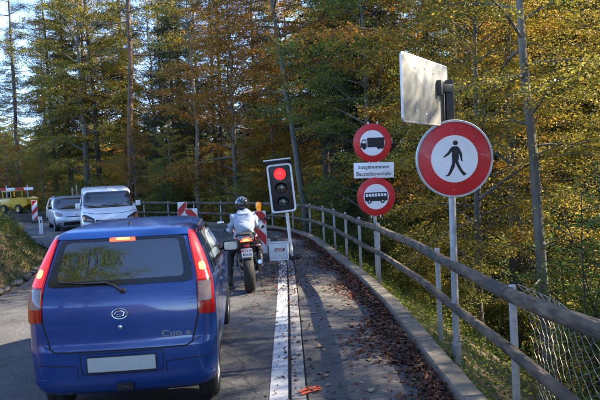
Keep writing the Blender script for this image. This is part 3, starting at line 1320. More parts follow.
# named trees, each told apart in the photograph
NT = [
 ('pine_a', 'pine_tree', 'slim dark pine trunk at far left above the yellow dumper', -20.2, 46, .95, 0, .85),
 ('pine_a', 'pine_tree', 'thin straight pine standing right of the yellow dumper', -16.2, 42.5, .85, 2.1, .75),
 ('beech_c', 'beech_tree', 'thin trunked olive tree behind the small silver car', -16.8, 47, .8, 1.0, None),
 ('beech_d', 'beech_tree', 'thick dark trunk left of the pair behind the white van, olive crown', -12.9, 38.8, 1.12, .5, 1.5),
 ('beech_c', 'beech_tree', 'thick dark trunk right of the pair behind the white van', -12.3, 39.6, 1.0, 3.5, 1.35),
 ('pine_b', 'pine_tree', 'tall leaning pine with reddish upper trunk behind the white van', -9.3, 35.5, 1.0, .0, 1.0),
 ('spruce', 'spruce_tree', 'broad dark green spruce hanging to the ground behind the blue car', -6.3, 34.2, .92, 1.2, None),
 ('wavy', 'birch_tree', 'slim pale wavy trunk between the dark spruce and the motorcyclist', -4.3, 31.0, 1.0, .3, None),
 ('beech_g', 'beech_tree', 'orange leaved beech above the motorcyclist', -2.6, 30.5, 1.0, 2.2, None),
 ('lean', 'beech_tree', 'tall bare brown trunk leaning left behind the red traffic light', .9, 26.0, 1.0, .12, .92),
 ('slim', 'ash_tree', 'slim pale grey trunk leaning left, right of the pedestrian sign', 5.5, 12.4, 1.0, .0, .84),
 ('spruce', 'spruce_tree', 'dark spruce cut by the right edge of the picture', 8.75, 17.2, .95, 2.0, None),
 ('spruce_tall', 'spruce_tree', 'tall dark conifer behind the two small round signs', 3.2, 29.0, 1.0, .9, None),
 ('spruce_tall', 'spruce_tree', 'tall dark conifer behind the back of the road mirror', 5.0, 27.0, .95, 2.9, None),
 ('spruce', 'spruce_tree', 'dark fir trunk and boughs right behind the pedestrian sign', 6.9, 21.5, 1.05, 4.0, None),
 ('beech_a', 'beech_tree', 'golden beech with spreading sprays above the pedestrian sign', 6.4, 17.0, 1.0, .7, None),
 ('beech_e', 'beech_tree', 'yellow green beech filling the gap between sign and slim grey trunk', 4.6, 14.6, .72, 3.0, None),
 ('beech_b', 'beech_tree', 'green beech behind the truck sign', 3.0, 21.5, .85, 1.1, None),
 ('beech_f', 'beech_tree', 'orange topped beech left of the road mirror', 2.4, 32.0, 1.05, 2.5, None),
 ('beech_a', 'beech_tree', 'yellow beech low on the slope at far right', 8.6, 13.2, .8, 4.4, None),
 ('spruce_tall', 'spruce_tree', 'blue green conifer rising over the far bend at top left', -11.0, 42.0, 1.0, .4, None),
 ('spruce_tall', 'spruce_tree', 'tall narrow conifer behind the broad dark spruce', -7.0, 41.0, 1.05, 3.3, None),
 ('spruce_tall', 'spruce_tree', 'dark conifer between the thin pine and the pair of thick trunks', -14.7, 41.2, .9, 2.2, None),
 ('spruce_tall', 'spruce_tree', 'slender dark conifer right of the slim pale wavy trunk', -3.7, 35.4, .9, 4.6, None),
 ('spruce', 'spruce_tree', 'dark spruce deep behind the slim pale grey trunk', 10.6, 25.0, 1.1, 1.4, None),
 ('spruce_tall', 'spruce_tree', 'dark conifer between the truck sign and the leaning trunk', 1.9, 28.6, .95, 5.1, None),
 ('beech_f', 'beech_tree', 'orange leaved beech crown rising behind the road mirror', 5.7, 19.6, 1.0, 3.9, None),
 ('beech_d', 'beech_tree', 'olive beech between the leaning pine and the broad dark spruce', -8.3, 38.5, .9, 5.0, None),
 ('beech_f', 'beech_tree', 'rust orange beech over the pair of thick trunks', -14.5, 44.0, 1.05, 1.7, None),
]
for key, name, label, x, y, s, rz, _w in NT:
    o = plant(key, name, label, name.split('_')[0] + ' tree', x, y, s, rz)
    if _w:
        for ch in o.children:
            if ch.name.startswith('trunk'):
                pass

# more of the wood behind them, nothing tells these apart
r_ = random.Random(17)
BG = ['beech_a', 'beech_h', 'beech_d', 'beech_h', 'beech_b', 'spruce_tall', 'beech_f', 'beech_e', 'beech_b', 'spruce']
taken = [(n[3], n[4]) for n in NT]


def scatter(count, keys, pxr, Dr, dmin, dk_min, name, label, cat, group, smin, smax, szf=1., dk_max=99, seed=1):
    r = random.Random(seed)
    c = t = 0
    while c < count and t < 6000:
        t += 1
        D = r.uniform(*Dr)
        x = (r.uniform(*pxr) - 287) / 600 * D
        dk = signed(K, np.array([[x, D]]))[0]
        if dk < dk_min or dk > dk_max:
            continue
        if any((x - a) ** 2 + (D - b) ** 2 < dmin ** 2 for a, b in taken):
            continue
        taken.append((x, D))
        s = r.uniform(smin, smax)
        o = plant(r.choice(keys), name, label, cat, x, D, s, r.uniform(0, 6.3), group)
        o.scale.z = s * szf
        c += 1


scatter(46, BG, (290, 680), (23, 62), 2.5, 3, 'forest_tree', 'autumn tree deep in the dense wood beyond the railing', 'tree', 'trees deep in the wood', .8, 1.1, seed=3)
scatter(62, BG[:5] + ['beech_h', 'beech_b', 'spruce', 'beech_f'], (-60, 310), (50, 84), 2.3, 6, 'forest_tree', 'far autumn tree in the wood across the road bend', 'tree', 'far trees across the bend', .7, .95, .62, seed=4)
scatter(8, ['beech_d', 'spruce_tall', 'beech_c', 'spruce_tall'], (-60, 110), (50, 74), 2.2, 6, 'forest_tree', 'tall far tree closing the wood at the far left', 'tree', 'tall far trees at the left', .85, 1.05, .95, seed=12)
scatter(9, ['pine_a', 'spruce_tall', 'spruce_tall', 'beech_c'], (-20, 300), (38, 56), 3.0, 5, 'forest_tree', 'slender tree standing in the wood behind the oncoming cars', 'tree', 'slender trees behind the oncoming cars', .85, 1.05, seed=5)
scatter(40, ['beech_b', 'beech_e', 'beech_h', 'beech_d', 'beech_g'], (-20, 330), (29, 52), 1.7, 3.5, 'young_tree', 'young leafy beech growing under the tall trees at the bend', 'tree', 'young beeches under the tall trees', .26, .48, 1., 26, seed=6)

# young growth and shrubs
def shrubs(count, xr, yr, keys, label, group, seed, dk_min):
    r = random.Random(seed)
    tk = []
    c = t = 0
    while c < count and t < 5000:
        t += 1
        x, D = r.uniform(*xr), r.uniform(*yr)
        dk = signed(K, np.array([[x, D]]))[0]
        lim = dk_min if D > 12.5 else dk_min + 1.6
        if dk < lim or dk > 15:
            continue
        if any((x - a) ** 2 + (D - b) ** 2 < 1.1 ** 2 for a, b in tk):
            continue
        tk.append((x, D))
        s = r.uniform(.75, 1.2)
        if D < 13:
            top = .1 if x < .12 * D + 2.2 else .5 + .5 * (x - 2)
            s = min(s, max(.35, (top - hz(x, D)) / 2.9))
        plant(r.choice(keys), 'shrub', label, 'shrub', x, D, s, r.uniform(0, 6.3), group)
        c += 1


shrubs(62, (2.6, 14), (2.0, 25), ['bush_a', 'bush_b', 'bush_d', 'bush_c'], 'leafy autumn shrub on the slope beyond the railing', 'shrubs on the slope', 8, 1.6)
shrubs(56, (-22, 9), (22, 50), ['bush_a', 'bush_b', 'bush_b', 'bush_d'], 'leafy shrub growing beyond the fence at the road bend', 'shrubs beyond the bend', 9, 1.7)


def slope_cover():
    """low leaves and stems on the drop right behind the kerb"""
    r = np.random.default_rng(15)
    n = 90000
    k = r.integers(30, 330, n)
    d = .38 + r.uniform(0, 1, n) ** 1.5 * 4.6
    t = np.gradient(K, axis=0)
    t /= np.linalg.norm(t, axis=1)[:, None]
    N = np.stack([t[:, 1], -t[:, 0]], 1)
    P = K[k] + N[k] * d[:, None] + r.normal(size=(n, 2)) * .1
    z = height(P[:, 0], P[:, 1])
    m_ = np.clip(lump(P[:, 0] * 1.7, P[:, 1] * 1.9) + .75, .05, 1.4)
    h = r.uniform(0, 1, n) ** 1.3 * .5 * m_ * np.clip((d - .3) / 1.0, .15, 1)
    D = rnd_dir(r, n)
    D[:, 2] = D[:, 2] * .5
    ln = r.uniform(.025, .06, n)
    return leaf_quads(np.c_[P, z + h], D, np.array([0, 0, 1.]) + r.normal(size=(n, 3)) * .6, ln, ln * .62)


sv, sf_ = slope_cover()
tag(link('undergrowth', np_mesh('undergrowth', sv, [sf_], [LEAF['green']])), 'low leafy undergrowth on the slope behind the kerb', kind='stuff')

# the same wood goes on along the slope beside and behind the viewpoint and shades the lane
for k, (key, x, y, s) in enumerate([('beech_a', 5.5, -1.5, 1.), ('wavy', 9.2, 2.0, 1.05), ('beech_d', 7.5, -6, 1.05), ('beech_h', 11.5, -2.5, 1.1), ('beech_a', 12, 5.5, 1.05),
                                    ('spruce_tall', 14.5, 1, 1.), ('beech_d', 4.2, -9.5, 1.), ('spruce', 10.5, -9, 1.1), ('beech_c', 15, -6, 1.1), ('beech_d', -7.5, -15, 1.), ('beech_c', 6.5, -16, 1.), ('beech_a', -11, -11, 1.), ('beech_h', -6.6, -6.8, 1.), ('beech_h', 8.9, 5.2, .85), ('beech_d', 10, 8.8, .85), ('beech_b', 13.5, 9.5, 1.), ('spruce', 12.5, 4, 1.)]):
    plant(key, 'forest_tree', 'tree of the same wood beside the viewpoint, outside the picture', 'tree', x, y, s, k * 1.7, 'trees beside the viewpoint')

# low plants on the left bank
def bank_cover():
    r = np.random.default_rng(5)
    n = 34000
    y = r.uniform(5, 27, n)
    u = r.uniform(0, 1, n) ** 1.1
    lx = np.interp(y, Lc[:, 1], Lc[:, 0])
    x = lx - .22 - u * 4.2
    z = height(x, y)
    keep = lump(x * 2.1, y * 2.3) + r.normal(size=n) * .45 > -.35
    x, y, z = x[keep], y[keep], z[keep]
    m = len(x)
    P = np.c_[x, y, z + r.uniform(.0, 1, m) ** 1.5 * .3 * np.clip(np.interp(y, Lc[:, 1], Lc[:, 0]) - x, .2, 1)]
    D = rnd_dir(r, m)
    D[:, 2] = np.abs(D[:, 2]) * .6
    N = np.array([.25, 0, 1.]) + r.normal(size=(m, 3)) * .5
    ln = r.uniform(.035, .085, m)
    a = leaf_quads(P, D, N, ln, ln * .7)
    # grass blades
    k = 15000
    y = r.uniform(5, 27, k)
    lx = np.interp(y, Lc[:, 1], Lc[:, 0])
    x = lx - .2 - r.uniform(0, 1, k) ** 1.4 * 3.8
    P = np.c_[x, y, height(x, y)]
    D = rnd_dir(r, k) * .6 + [0.25, 0, 1.]
    g = leaf_quads(P, D, rnd_dir(r, k), r.uniform(.1, .3, k), np.full(k, .012), .02)
    return a, g
a_, g_ = bank_cover()
grass = leaf_mat('bank_leaves', [(.014, .03, .008), (.032, .066, .014), (.06, .10, .02), (.13, .13, .03)], transl=.4, clump=.9)
bank = link('ground_cover', np_mesh('ground_cover', np.vstack([a_[0], g_[0]]), [a_[1], g_[1] + len(a_[0])], [grass]))
tag(bank, 'ivy and grass growing over the left bank', kind='stuff')
wr_ = random.Random(8)
for k in range(16):
    y = wr_.uniform(9, 19)
    x = float(np.interp(y, Lc[:, 1], Lc[:, 0])) - wr_.uniform(.7, 3)
    plant('bush_c' if k % 2 else 'bush_b', 'weed', 'small green weed among the grass of the left bank', 'plant', x, y, wr_.uniform(.13, .26), k, 'weeds on the left bank')
for k, (x, y, s) in enumerate([(-7.6, 12.2, .55), (-8.4, 10.4, .8), (-7.9, 15.2, .5), (-9.6, 14.5, .8), (-9.2, 18.2, .45)]):
    plant('bush_c' if k % 2 else 'bush_b', 'shrub', 'low leafy shrub on top of the left bank', 'shrub', x, y, s, k * 1.3, 'shrubs on the left bank')

# fallen leaves on the path, in the gutter and on the road
def fallen():
    r = np.random.default_rng(9)
    X, Y, Ls = [], [], []
    # drift along the kerb
    n = 10000
    y = 4 + r.uniform(0, 1, n) ** 1.15 * 20
    kx = np.interp(y, K[:, 1], K[:, 0])
    wid = np.interp(y, [4, 6, 9, 14, 22], [.5, .48, .42, .35, .3])
    x = kx - .01 - np.abs(r.normal(size=n)) * wid * .46 * (1 + .5 * np.sin(y * 2.1))
    X.append(x), Y.append(y), Ls.append(r.uniform(.03, .075, n))
    # scattered over the path and lane
    n = 700
    y = 4.2 + r.uniform(0, 1, n) ** 1.1 * 18
    kx = np.interp(y, K[:, 1], K[:, 0])
    wx = np.interp(y, W[:, 1], W[:, 0])
    x = wx + r.uniform(0, 1, n) * (kx - wx)
    X.append(x), Y.append(y), Ls.append(r.uniform(.025, .07, n))
    n = 650
    y = 4.2 + r.uniform(0, 1, n) * 17
    wx = np.interp(y, W[:, 1], W[:, 0])
    x = wx + .1 - np.abs(r.normal(size=n)) * .12 * (1 + (y > 9) * 3)
    X.append(x), Y.append(y), Ls.append(r.uniform(.02, .055, n))
    # heaps round the foot of the traffic light
    n = 1300
    x = r.normal(-.25, .45, n)
    y = r.normal(12.2, 1.5, n)
    X.append(x), Y.append(y), Ls.append(r.uniform(.03, .07, n))
    n = 500
    y = r.uniform(5, 26, n)
    lx = np.interp(y, Lc[:, 1], Lc[:, 0])
    X.append(lx + np.abs(r.normal(size=n)) * .25), Y.append(y), Ls.append(r.uniform(.03, .06, n))
    x, y, l = np.concatenate(X), np.concatenate(Y), np.concatenate(Ls)
    m = len(x)
    kx = np.interp(y, K[:, 1], K[:, 0])
    pile = np.clip(1 - (kx - x) / .25, 0, 1) * (x < kx)
    z = rdz(y) + .008 + r.uniform(0, 1, m) * (.012 + .05 * pile)
    D = rnd_dir(r, m)
    D[:, 2] *= .25
    N = np.array([0, 0, 1.]) + r.normal(size=(m, 3)) * .28
    return leaf_quads(np.c_[x, y, z], D, N, l, l * r.uniform(.5, .75, m), .16)
fv, ff = fallen()
dry = leaf_mat('dry_leaves', [(.04, .016, .01), (.095, .034, .018), (.15, .06, .028), (.28, .17, .08)], transl=.1, rough=.7, objvar=.0, clump=2.2)
tag(link('fallen_leaves', np_mesh('fallen_leaves', fv, [ff], [dry])), 'brown fallen leaves drifted along the kerb and over the path', kind='stuff')

# the few big pale leaves one can pick out in front
pale = leaf_mat('pale_dry_leaf', [(.2, .13, .07), (.3, .21, .12), (.4, .3, .19)], transl=.1, rough=.7, clump=3)
def big_leaf(seed):
    r = random.Random(seed)
    n = 7
    V, F = [], []
    for i in range(n):
        t = i / (n - 1)
        w = .32 * sin(pi * t ** .8) * (1 + .15 * (i % 2))
        z = .16 * (t - .5) ** 2 * 4 * r.uniform(.3, 1)
        V += [(-w, t - .5, z + w * .55), (0, t - .5, z), (w, t - .5, z + w * r.uniform(.2, .7))]
    for i in range(n - 1):
        F += [(3 * i, 3 * i + 1, 3 * i + 4, 3 * i + 3), (3 * i + 1, 3 * i + 2, 3 * i + 5, 3 * i + 4)]
    me = bpy.data.meshes.new('fallen_leaf')
    me.from_pydata(V, [], F)
    finish(me, pale, 60)
    return me
bl = [big_leaf(k) for k in range(4)]
r_ = random.Random(4)
for k in range(30):
    y = r_.uniform(4.6, 8.6)
    x = r_.uniform(.2, 1.05)
    o = link('fallen_leaf', bl[k % 4])
    s = r_.uniform(.05, .1)
    o.scale = (s, s, s)
    o.location = (x, y, float(rdz(y)) + .007)
    o.rotation_euler = (r_.uniform(-.15, .15), r_.uniform(-.15, .15), r_.uniform(0, 6.3))
    tag(o, 'pale curled dry leaf lying on the footpath asphalt', 'leaf', 'pale dry leaves on the footpath')
# ------------------------------------------------------------------ cars
blue = pm('blue_car_paint', (.004, .042, .205), .32, metal=.25, var=.06, scale=3, coat=.8, spec=.5, dirt=.05)
silver = pm('silver_car_paint', (.42, .47, .52), .35, metal=.5, var=.05, scale=3, coat=.6)
white_p = pm('white_van_paint', (.7, .71, .72), .35, var=.04, scale=3, coat=.5)
black_pl = pm('black_plastic', (.012, .012, .013), .5, var=.2, scale=30)
gap_m = pm('panel_gap_shadow_rubber', (.006, .006, .008), .7, var=.1)
frit = pm('black_window_border', (.008, .008, .01), .12, var=.1, coat=.3)
rubber = pm('tyre_rubber', (.014, .014, .014), .8, var=.25, scale=40, bump=.3, dirt=.35)
alloy = pm('grey_wheel_metal', (.35, .35, .36), .4, metal=.7, var=.1)
chrome = pm('chrome', (.75, .76, .78), .14, metal=1., var=.05)
plate_white = pm('plate_white', (.66, .68, .64), .4, var=.04, scale=30, dirt=.12)
plate_grey = pm('blank_plate_grey', (.43, .47, .45), .45, var=.05, scale=12, dirt=.1)
red_lens = pm('red_lens', (.33, .004, .006), .15, var=.1, scale=14, coat=.3)
brake_on = pm('lit_brake_lens', (.6, .02, .01), .2, var=.1, scale=14, emis=(1., .05, .02), estr=.7)
brake_dim = pm('glowing_brake_lens', (.5, .012, .01), .2, var=.1, scale=14, emis=(1., .03, .02), estr=.09)
brake_hot = pm('lit_brake_bulb', (.8, .2, .03), .2, var=.1, emis=(1., .3, .04), estr=1.3)
clear_lens = pm('clear_lens', (.2, .15, .145), .12, var=.2, scale=40, coat=.6)
amber = pm('amber_lens', (.7, .2, .01), .2, var=.1, coat=.4)
seat_cloth = pm('dark_seat_cloth', (.02, .021, .025), .9, var=.2, scale=40)
liner = pm('cabin_lining', (.3, .3, .3), .9, var=.1)
car_glass = glass_mat('car_window_glass', (.9, .93, .94), 1., 2.4)
dark_glass = glass_mat('dark_window_glass', (.55, .6, .62), 1.)
engine_dark = pm('sooty_metal', (.04, .038, .036), .6, metal=.5, var=.3)
ink = pm('black_lettering', (.012, .012, .014), .5, var=.1)


class Shell:
    """car body as a stack of rounded outlines; also gives points on its rear, front and sides"""

    def __init__(s, levels, bow_r=.05, bow_f=.16, taper=.03):
        L_ = np.array(levels, float)
        s.L = L_
        s.bow_r0, s.bow_f0, s.taper = bow_r, bow_f, taper
        s.wm = L_[:, 3].max()

    def lev(s, z):
        L_ = s.L
        # monotone-ish smooth interpolation
        i = int(np.clip(np.searchsorted(L_[:, 0], z) - 1, 0, len(L_) - 2))
        t = (z - L_[i, 0]) / (L_[i + 1, 0] - L_[i, 0])
        p1, p2 = L_[i], L_[i + 1]
        def slope(a):
            if a <= 0 or a >= len(L_) - 1:
                k = min(max(a, 0), len(L_) - 2)
                return (L_[k + 1] - L_[k]) / (L_[k + 1, 0] - L_[k, 0])
            d0 = (L_[a] - L_[a - 1]) / (L_[a, 0] - L_[a - 1, 0])
            d1 = (L_[a + 1] - L_[a]) / (L_[a + 1, 0] - L_[a, 0])
            return np.where(d0 * d1 <= 0, 0, 2 * d0 * d1 / (d0 + d1 + 1e-12 * np.sign(d0 + d1 + 1e-15)))
        h = p2[0] - p1[0]
        m1, m2 = slope(i) * h, slope(i + 1) * h
        return (2 * t ** 3 - 3 * t ** 2 + 1) * p1 + (t ** 3 - 2 * t ** 2 + t) * m1 + (-2 * t ** 3 + 3 * t ** 2) * p2 + (t ** 3 - t ** 2) * m2

    def rear(s, x, z):
        _, yr, yf, w, rr, rf = s.lev(z)
        ax = min(abs(x), w - 1e-4)
        y = yr + s.bow_r0 * (s.lev(z)[3] / s.wm) ** 2 * (ax / w) ** 2
        if ax > w - rr:
            y += rr - sqrt(max(0, rr * rr - (ax - (w - rr)) ** 2))
        return Vector((x, y, z))

    def front(s, x, z):
        _, yr, yf, w, rr, rf = s.lev(z)
        w = w - s.taper
        ax = min(abs(x), w - 1e-4)
        y = yf - s.bow_f0 * (s.lev(z)[3] / s.wm) ** 2 * (ax / w) ** 2
        if ax > w - rf:
            y -= rf - sqrt(max(0, rf * rf - (ax - (w - rf)) ** 2))
        return Vector((x, y, z))

    def side(s, sg):
        def f(y, z):
            _, yr, yf, w, rr, rf = s.lev(z)
            y0, y1 = yr + s.bow_r0 * (s.lev(z)[3] / s.wm) ** 2 + rr, yf - s.bow_f0 * (s.lev(z)[3] / s.wm) ** 2 - rf
            t = (y - y0) / max(1e-3, (y1 - y0))
            ww = w - s.taper * max(0, min(1, t)) ** 2
            if y < y0:
                k = min(rr - 1e-4, y0 - y)
                ww = w - rr + sqrt(rr * rr - k * k)
            if y > y1:
                k = min(rf - 1e-4, y - y1)
                ww = w - s.taper - rf + sqrt(rf * rf - k * k)
            return Vector((sg * ww, y, z))
        return f

    def outline(s, z, inset=0.):
        _, yr, yf, w, rr, rf = s.lev(z)
        bow_r, bow_f = s.bow_r0 * (w / s.wm) ** 2, s.bow_f0 * (w / s.wm) ** 2
        w -= inset
        yr += inset
        yf -= inset
        P = []
        for x in np.linspace(0, w - rr, 9):
            P.append((x, yr + bow_r * (x / w) ** 2))
        yb = yr + bow_r * ((w - rr) / w) ** 2
        for a in np.linspace(0, pi / 2, 9)[1:]:
            x = w - rr + rr * sin(a)
            P.append((x, yr + bow_r * (x / w) ** 2 + rr - rr * cos(a)))
        y0 = P[-1][1]
        wf = w - s.taper
        y1 = yf - bow_f - rf
        for t in np.linspace(0, 1, 30)[1:]:
            P.append((w - s.taper * t ** 2, y0 + (y1 - y0) * t))
        for a in np.linspace(0, pi / 2, 9)[1:]:
            x = wf - rf + rf * cos(a)
            P.append((x, yf - bow_f * (x / wf) ** 2 - rf + rf * sin(a)))
        for t in np.linspace(1, 0, 9)[1:]:
            x = (wf - rf) * t
            P.append((x, yf - bow_f * (x / wf) ** 2))
        R_ = P
        Lf = [(-x, y) for x, y in P[1:-1]][::-1]
        return R_ + Lf

    def build(s, name, mat, parent, nz=64, inset=0., cut=lambda c: False, cap=True):
        zs = np.linspace(s.L[0, 0], s.L[-1, 0] - inset, nz)
        zs = np.unique(np.concatenate([zs, s.L[:, 0][s.L[:, 0] < zs[-1]]]))
        rings = [s.outline(z, inset) for z in zs]
        n = len(rings[0])
        V = [(x, y, z) for z, r in zip(zs, rings) for x, y in r]
        F = []
        for i in range(len(zs) - 1):
            for j in range(n):
                f = (i * n + j, i * n + (j + 1) % n, (i + 1) * n + (j + 1) % n, (i + 1) * n + j)
                c = sum((Vector(V[k]) for k in f), Vector()) / 4
                if not cut(c):
                    F.append(f)
        if cap:
            F.append(tuple((len(zs) - 1) * n + j for j in range(n)))
        me = bpy.data.meshes.new(name)
        me.from_pydata(V, [], F)
        bm = bmesh.new()
        bm.from_mesh(me)
        bmesh.ops.delete(bm, geom=[v for v in bm.verts if not v.link_faces], context='VERTS')
        bmesh.ops.recalc_face_normals(bm, faces=bm.faces)
        bm.to_mesh(me)
        bm.free()
        finish(me, mat, 40)
        return link(name, me, parent)


def rounded(poly, r, n=5):
    out = []
    k = len(poly)
    for i in range(k):
        p0, p, p1 = Vector(poly[i - 1]), Vector(poly[i]), Vector(poly[(i + 1) % k])
        a, b = (p0 - p), (p1 - p)
        rr = min(r, a.length * .45, b.length * .45)
        A, B = p + a.normalized() * rr, p + b.normalized() * rr
        for t in np.linspace(0, 1, n):
            q = A * (1 - t) ** 2 + p * 2 * t * (1 - t) + B * t ** 2
            out.append((q.x, q.y))
    return out


def inside(poly, x, y):
    c = False
    n = len(poly)
    for i in range(n):
        x0, y0 = poly[i]
        x1, y1 = poly[(i + 1) % n]
        if (y0 > y) != (y1 > y) and x < (x1 - x0) * (y - y0) / (y1 - y0) + x0:
            c = not c
    return c


def patch(surf, poly, off, mb=None, nu=14, nv=14, rim=.012, outward=None):
    """panel cut to a convex outline that follows a body surface, lifted by off, with an edge turned in"""
    mb = mb or MB()
    ys = [p[1] for p in poly]
    vs_ = np.unique(np.concatenate([np.linspace(min(ys) + 1e-5, max(ys) - 1e-5, nv), np.clip(ys, min(ys) + 1e-5, max(ys) - 1e-5)]))
    rows = []
    for v in vs_:
        xs = []
        for i in range(len(poly)):
            (x0, y0), (x1, y1) = poly[i], poly[(i + 1) % len(poly)]
            if (y0 - v) * (y1 - v) <= 0 and abs(y1 - y0) > 1e-9:
                xs.append(x0 + (x1 - x0) * (v - y0) / (y1 - y0))
        if xs:
            rows.append((v, min(xs), max(xs)))
    def nrm(u, v):
        e = 2e-3
        n = (surf(u + e, v) - surf(u - e, v)).cross(surf(u, v + e) - surf(u, v - e))
        n = n.normalized()
        return n if n.dot(outward(u, v)) > 0 else -n
    V, B = [], []
    for v, a, b in rows:
        for t in np.linspace(0, 1, nu):
            u = a + (b - a) * t
            p = surf(u, v)
            n = nrm(u, v)
            V.append(p + n * off)
            B.append(p + n * (off - rim))
    R_ = len(rows)
    F = [(i * nu + j, i * nu + j + 1, (i + 1) * nu + j + 1, (i + 1) * nu + j) for i in range(R_ - 1) for j in range(nu - 1)]
    loop = [(0, j) for j in range(nu)] + [(i, nu - 1) for i in range(1, R_)] + [(R_ - 1, j) for j in range(nu - 2, -1, -1)] + [(i, 0) for i in range(R_ - 2, 0, -1)]
    ids = [i * nu + j for i, j in loop]
    o = len(V)
    V2 = V + [B[i] for i in ids]
    m = len(ids)
    F += [(ids[k], ids[(k + 1) % m], o + (k + 1) % m, o + k) for k in range(m)]
    return mb.add(V2, F)


def frame(surf, outer, inner, off, outward, mb=None, steps=3):
    """band between two outlines with the same number of points"""
    mb = mb or MB()
    o2, i2 = [], []
    for k in range(len(outer)):
        a, b = outer[k], outer[(k + 1) % len(outer)]
        c, d = inner[k], inner[(k + 1) % len(inner)]
        q = max(1, int(math.hypot(b[0] - a[0], b[1] - a[1]) / .05))
        for t in range(q):
            t /= q
            o2.append((a[0] + (b[0] - a[0]) * t, a[1] + (b[1] - a[1]) * t))
            i2.append((c[0] + (d[0] - c[0]) * t, c[1] + (d[1] - c[1]) * t))
    outer, inner = o2, i2
    n = len(outer)
    V = []
    for t in np.linspace(0, 1, steps + 1):
        for a, b in zip(outer, inner):
            u, v = a[0] * (1 - t) + b[0] * t, a[1] * (1 - t) + b[1] * t
            e = 2e-3
            nn = (surf(u + e, v) - surf(u - e, v)).cross(surf(u, v + e) - surf(u, v - e)).normalized()
            if nn.dot(outward(u, v)) < 0:
                nn = -nn
            V.append(surf(u, v) + nn * (off if t > 0 or 1 else 0))
    F = [(k * n + i, k * n + (i + 1) % n, (k + 1) * n + (i + 1) % n, (k + 1) * n + i) for k in range(steps) for i in range(n)]
    return mb.add(V, F)


def strip(surf, pts, w, off, outward, mb=None):
    """thin line drawn along a body surface"""
    mb = mb or MB()
    Q = []
    for a, b in zip(pts[:-1], pts[1:]):
        d = math.hypot(b[0] - a[0], b[1] - a[1])
        k = max(1, int(d / .05))
        Q += [(a[0] + (b[0] - a[0]) * i / k, a[1] + (b[1] - a[1]) * i / k) for i in range(k)]
    Q.append(pts[-1])
    V = []
    for i, q in enumerate(Q):
        a, b = Q[max(i - 1, 0)], Q[min(i + 1, len(Q) - 1)]
        d = Vector((b[0] - a[0], b[1] - a[1])).normalized()
        for sg in (-1, 1):
            u, v = q[0] - d.y * w * sg / 2, q[1] + d.x * w * sg / 2
            e = 2e-3
            nn = (surf(u + e, v) - surf(u - e, v)).cross(surf(u, v + e) - surf(u, v - e)).normalized()
            if nn.dot(outward(u, v)) < 0:
                nn = -nn
            V.append(surf(u, v) + nn * off)
    return mb.add(V, [(2 * i, 2 * i + 1, 2 * i + 3, 2 * i + 2) for i in range(len(Q) - 1)])


BACK = lambda u, v: Vector((u * .3, -1, .15))
FRONT = lambda u, v: Vector((u * .3, 1, .25))
RIGHT = lambda u, v: Vector((1, 0, .1))
LEFT = lambda u, v: Vector((-1, 0, .1))


def make_wheel(parent, x, y, r, w, rim_r, sg, dz=0.):
    M = Matrix.Translation((x, y, r + dz)) @ Matrix.Rotation(sg * pi / 2, 4, 'Y')
    h = w / 2
    m = MB()
    m.lathe([(rim_r, -h * .8), (rim_r + .02, -h * .95), (r - .045, -h), (r - .015, -h * .86), (r, -h * .6), (r, -h * .12), (r - .008, -h * .08), (r - .008, h * .08), (r, h * .12), (r, h * .6), (r - .015, h * .86), (r - .045, h),
             (rim_r + .02, h * .95), (rim_r, h * .8)], 36, M)
    t = m.build('wheel', rubber, parent, smooth=35)
    m = MB()
    m.lathe([(rim_r, -h * .7), (rim_r - .01, h * .2), (rim_r + .004, h * .82), (rim_r - .012, h * .9), (rim_r - .03, h * .55), (.09, h * .62), (.06, h * .78), (.0, h * .78)], 30, M)
    for k in range(7):
        a = 2 * pi * k / 7
        m.box((0, 0, 0), (.03, rim_r - .07, .02), M @ Matrix.Rotation(a, 4, 'Z') @ Matrix.Translation((0, (rim_r + .05) / 2, h * .72)))
    m.build('rim', alloy, t)
    return t


def make_seat(parent, x, y, z, mat):
    m = MB()
    m.box((x, y, z + .1), (.46, .46, .18))
    m.box((x, y - .25, z + .42), (.44, .13, .58), Matrix.Translation((x, y - .25, z + .1)) @ Matrix.Rotation(rad(12), 4, 'X') @ Matrix.Translation((-x, -y + .25, -z - .1)))
    o = m.build('seat', mat, parent, bevel=.05, seg=3)
    m = MB()
    m.box((x, y - .37, z + .87), (.27, .1, .2))
    m.cyl((x - .06, y - .36, z + .68), (x - .06, y - .37, z + .8), .008, 8)
    m.cyl((x + .06, y - .36, z + .68), (x + .06, y - .37, z + .8), .008, 8)
    m.build('headrest', mat, o, bevel=.035, seg=3)


def pid(rows):
    return rows

# ---- the blue hatchback in front
C1 = Shell([(.19, .12, 3.28, .66, .16, .3), (.25, .03, 3.36, .705, .16, .3), (.34, .004, 3.40, .722, .16, .3), (.46, 0, 3.41, .732, .16, .3), (.565, .004, 3.40, .736, .15, .3),
            (.63, .022, 3.37, .738, .14, .3), (.80, .03, 3.25, .738, .13, .3), (.93, .045, 3.02, .734, .12, .3), (1.02, .075, 2.72, .722, .12, .26), (1.10, .115, 2.54, .70, .12, .24),
            (1.25, .20, 2.26, .645, .12, .22), (1.36, .265, 2.05, .602, .12, .2), (1.42, .31, 1.92, .572, .12, .2), (1.455, .36, 1.8, .54, .14, .2), (1.478, .46, 1.64, .48, .16, .2),
            (1.49, .62, 1.46, .40, .18, .2), (1.497, .82, 1.26, .26, .12, .12), (1.5, .98, 1.1, .1, .05, .04)], bow_r=.045)
CAR_RZ = rad(3.4)
car = thing('blue_hatchback', 'small blue hatchback waiting at the red light, brake lights lit', 'car', (-1.345, 4.62, .035), CAR_RZ)
car.rotation_euler = (0, 0, CAR_RZ)
wout = rounded([(-.575, 1.055), (.575, 1.055), (.49, 1.41), (-.49, 1.41)], .06)
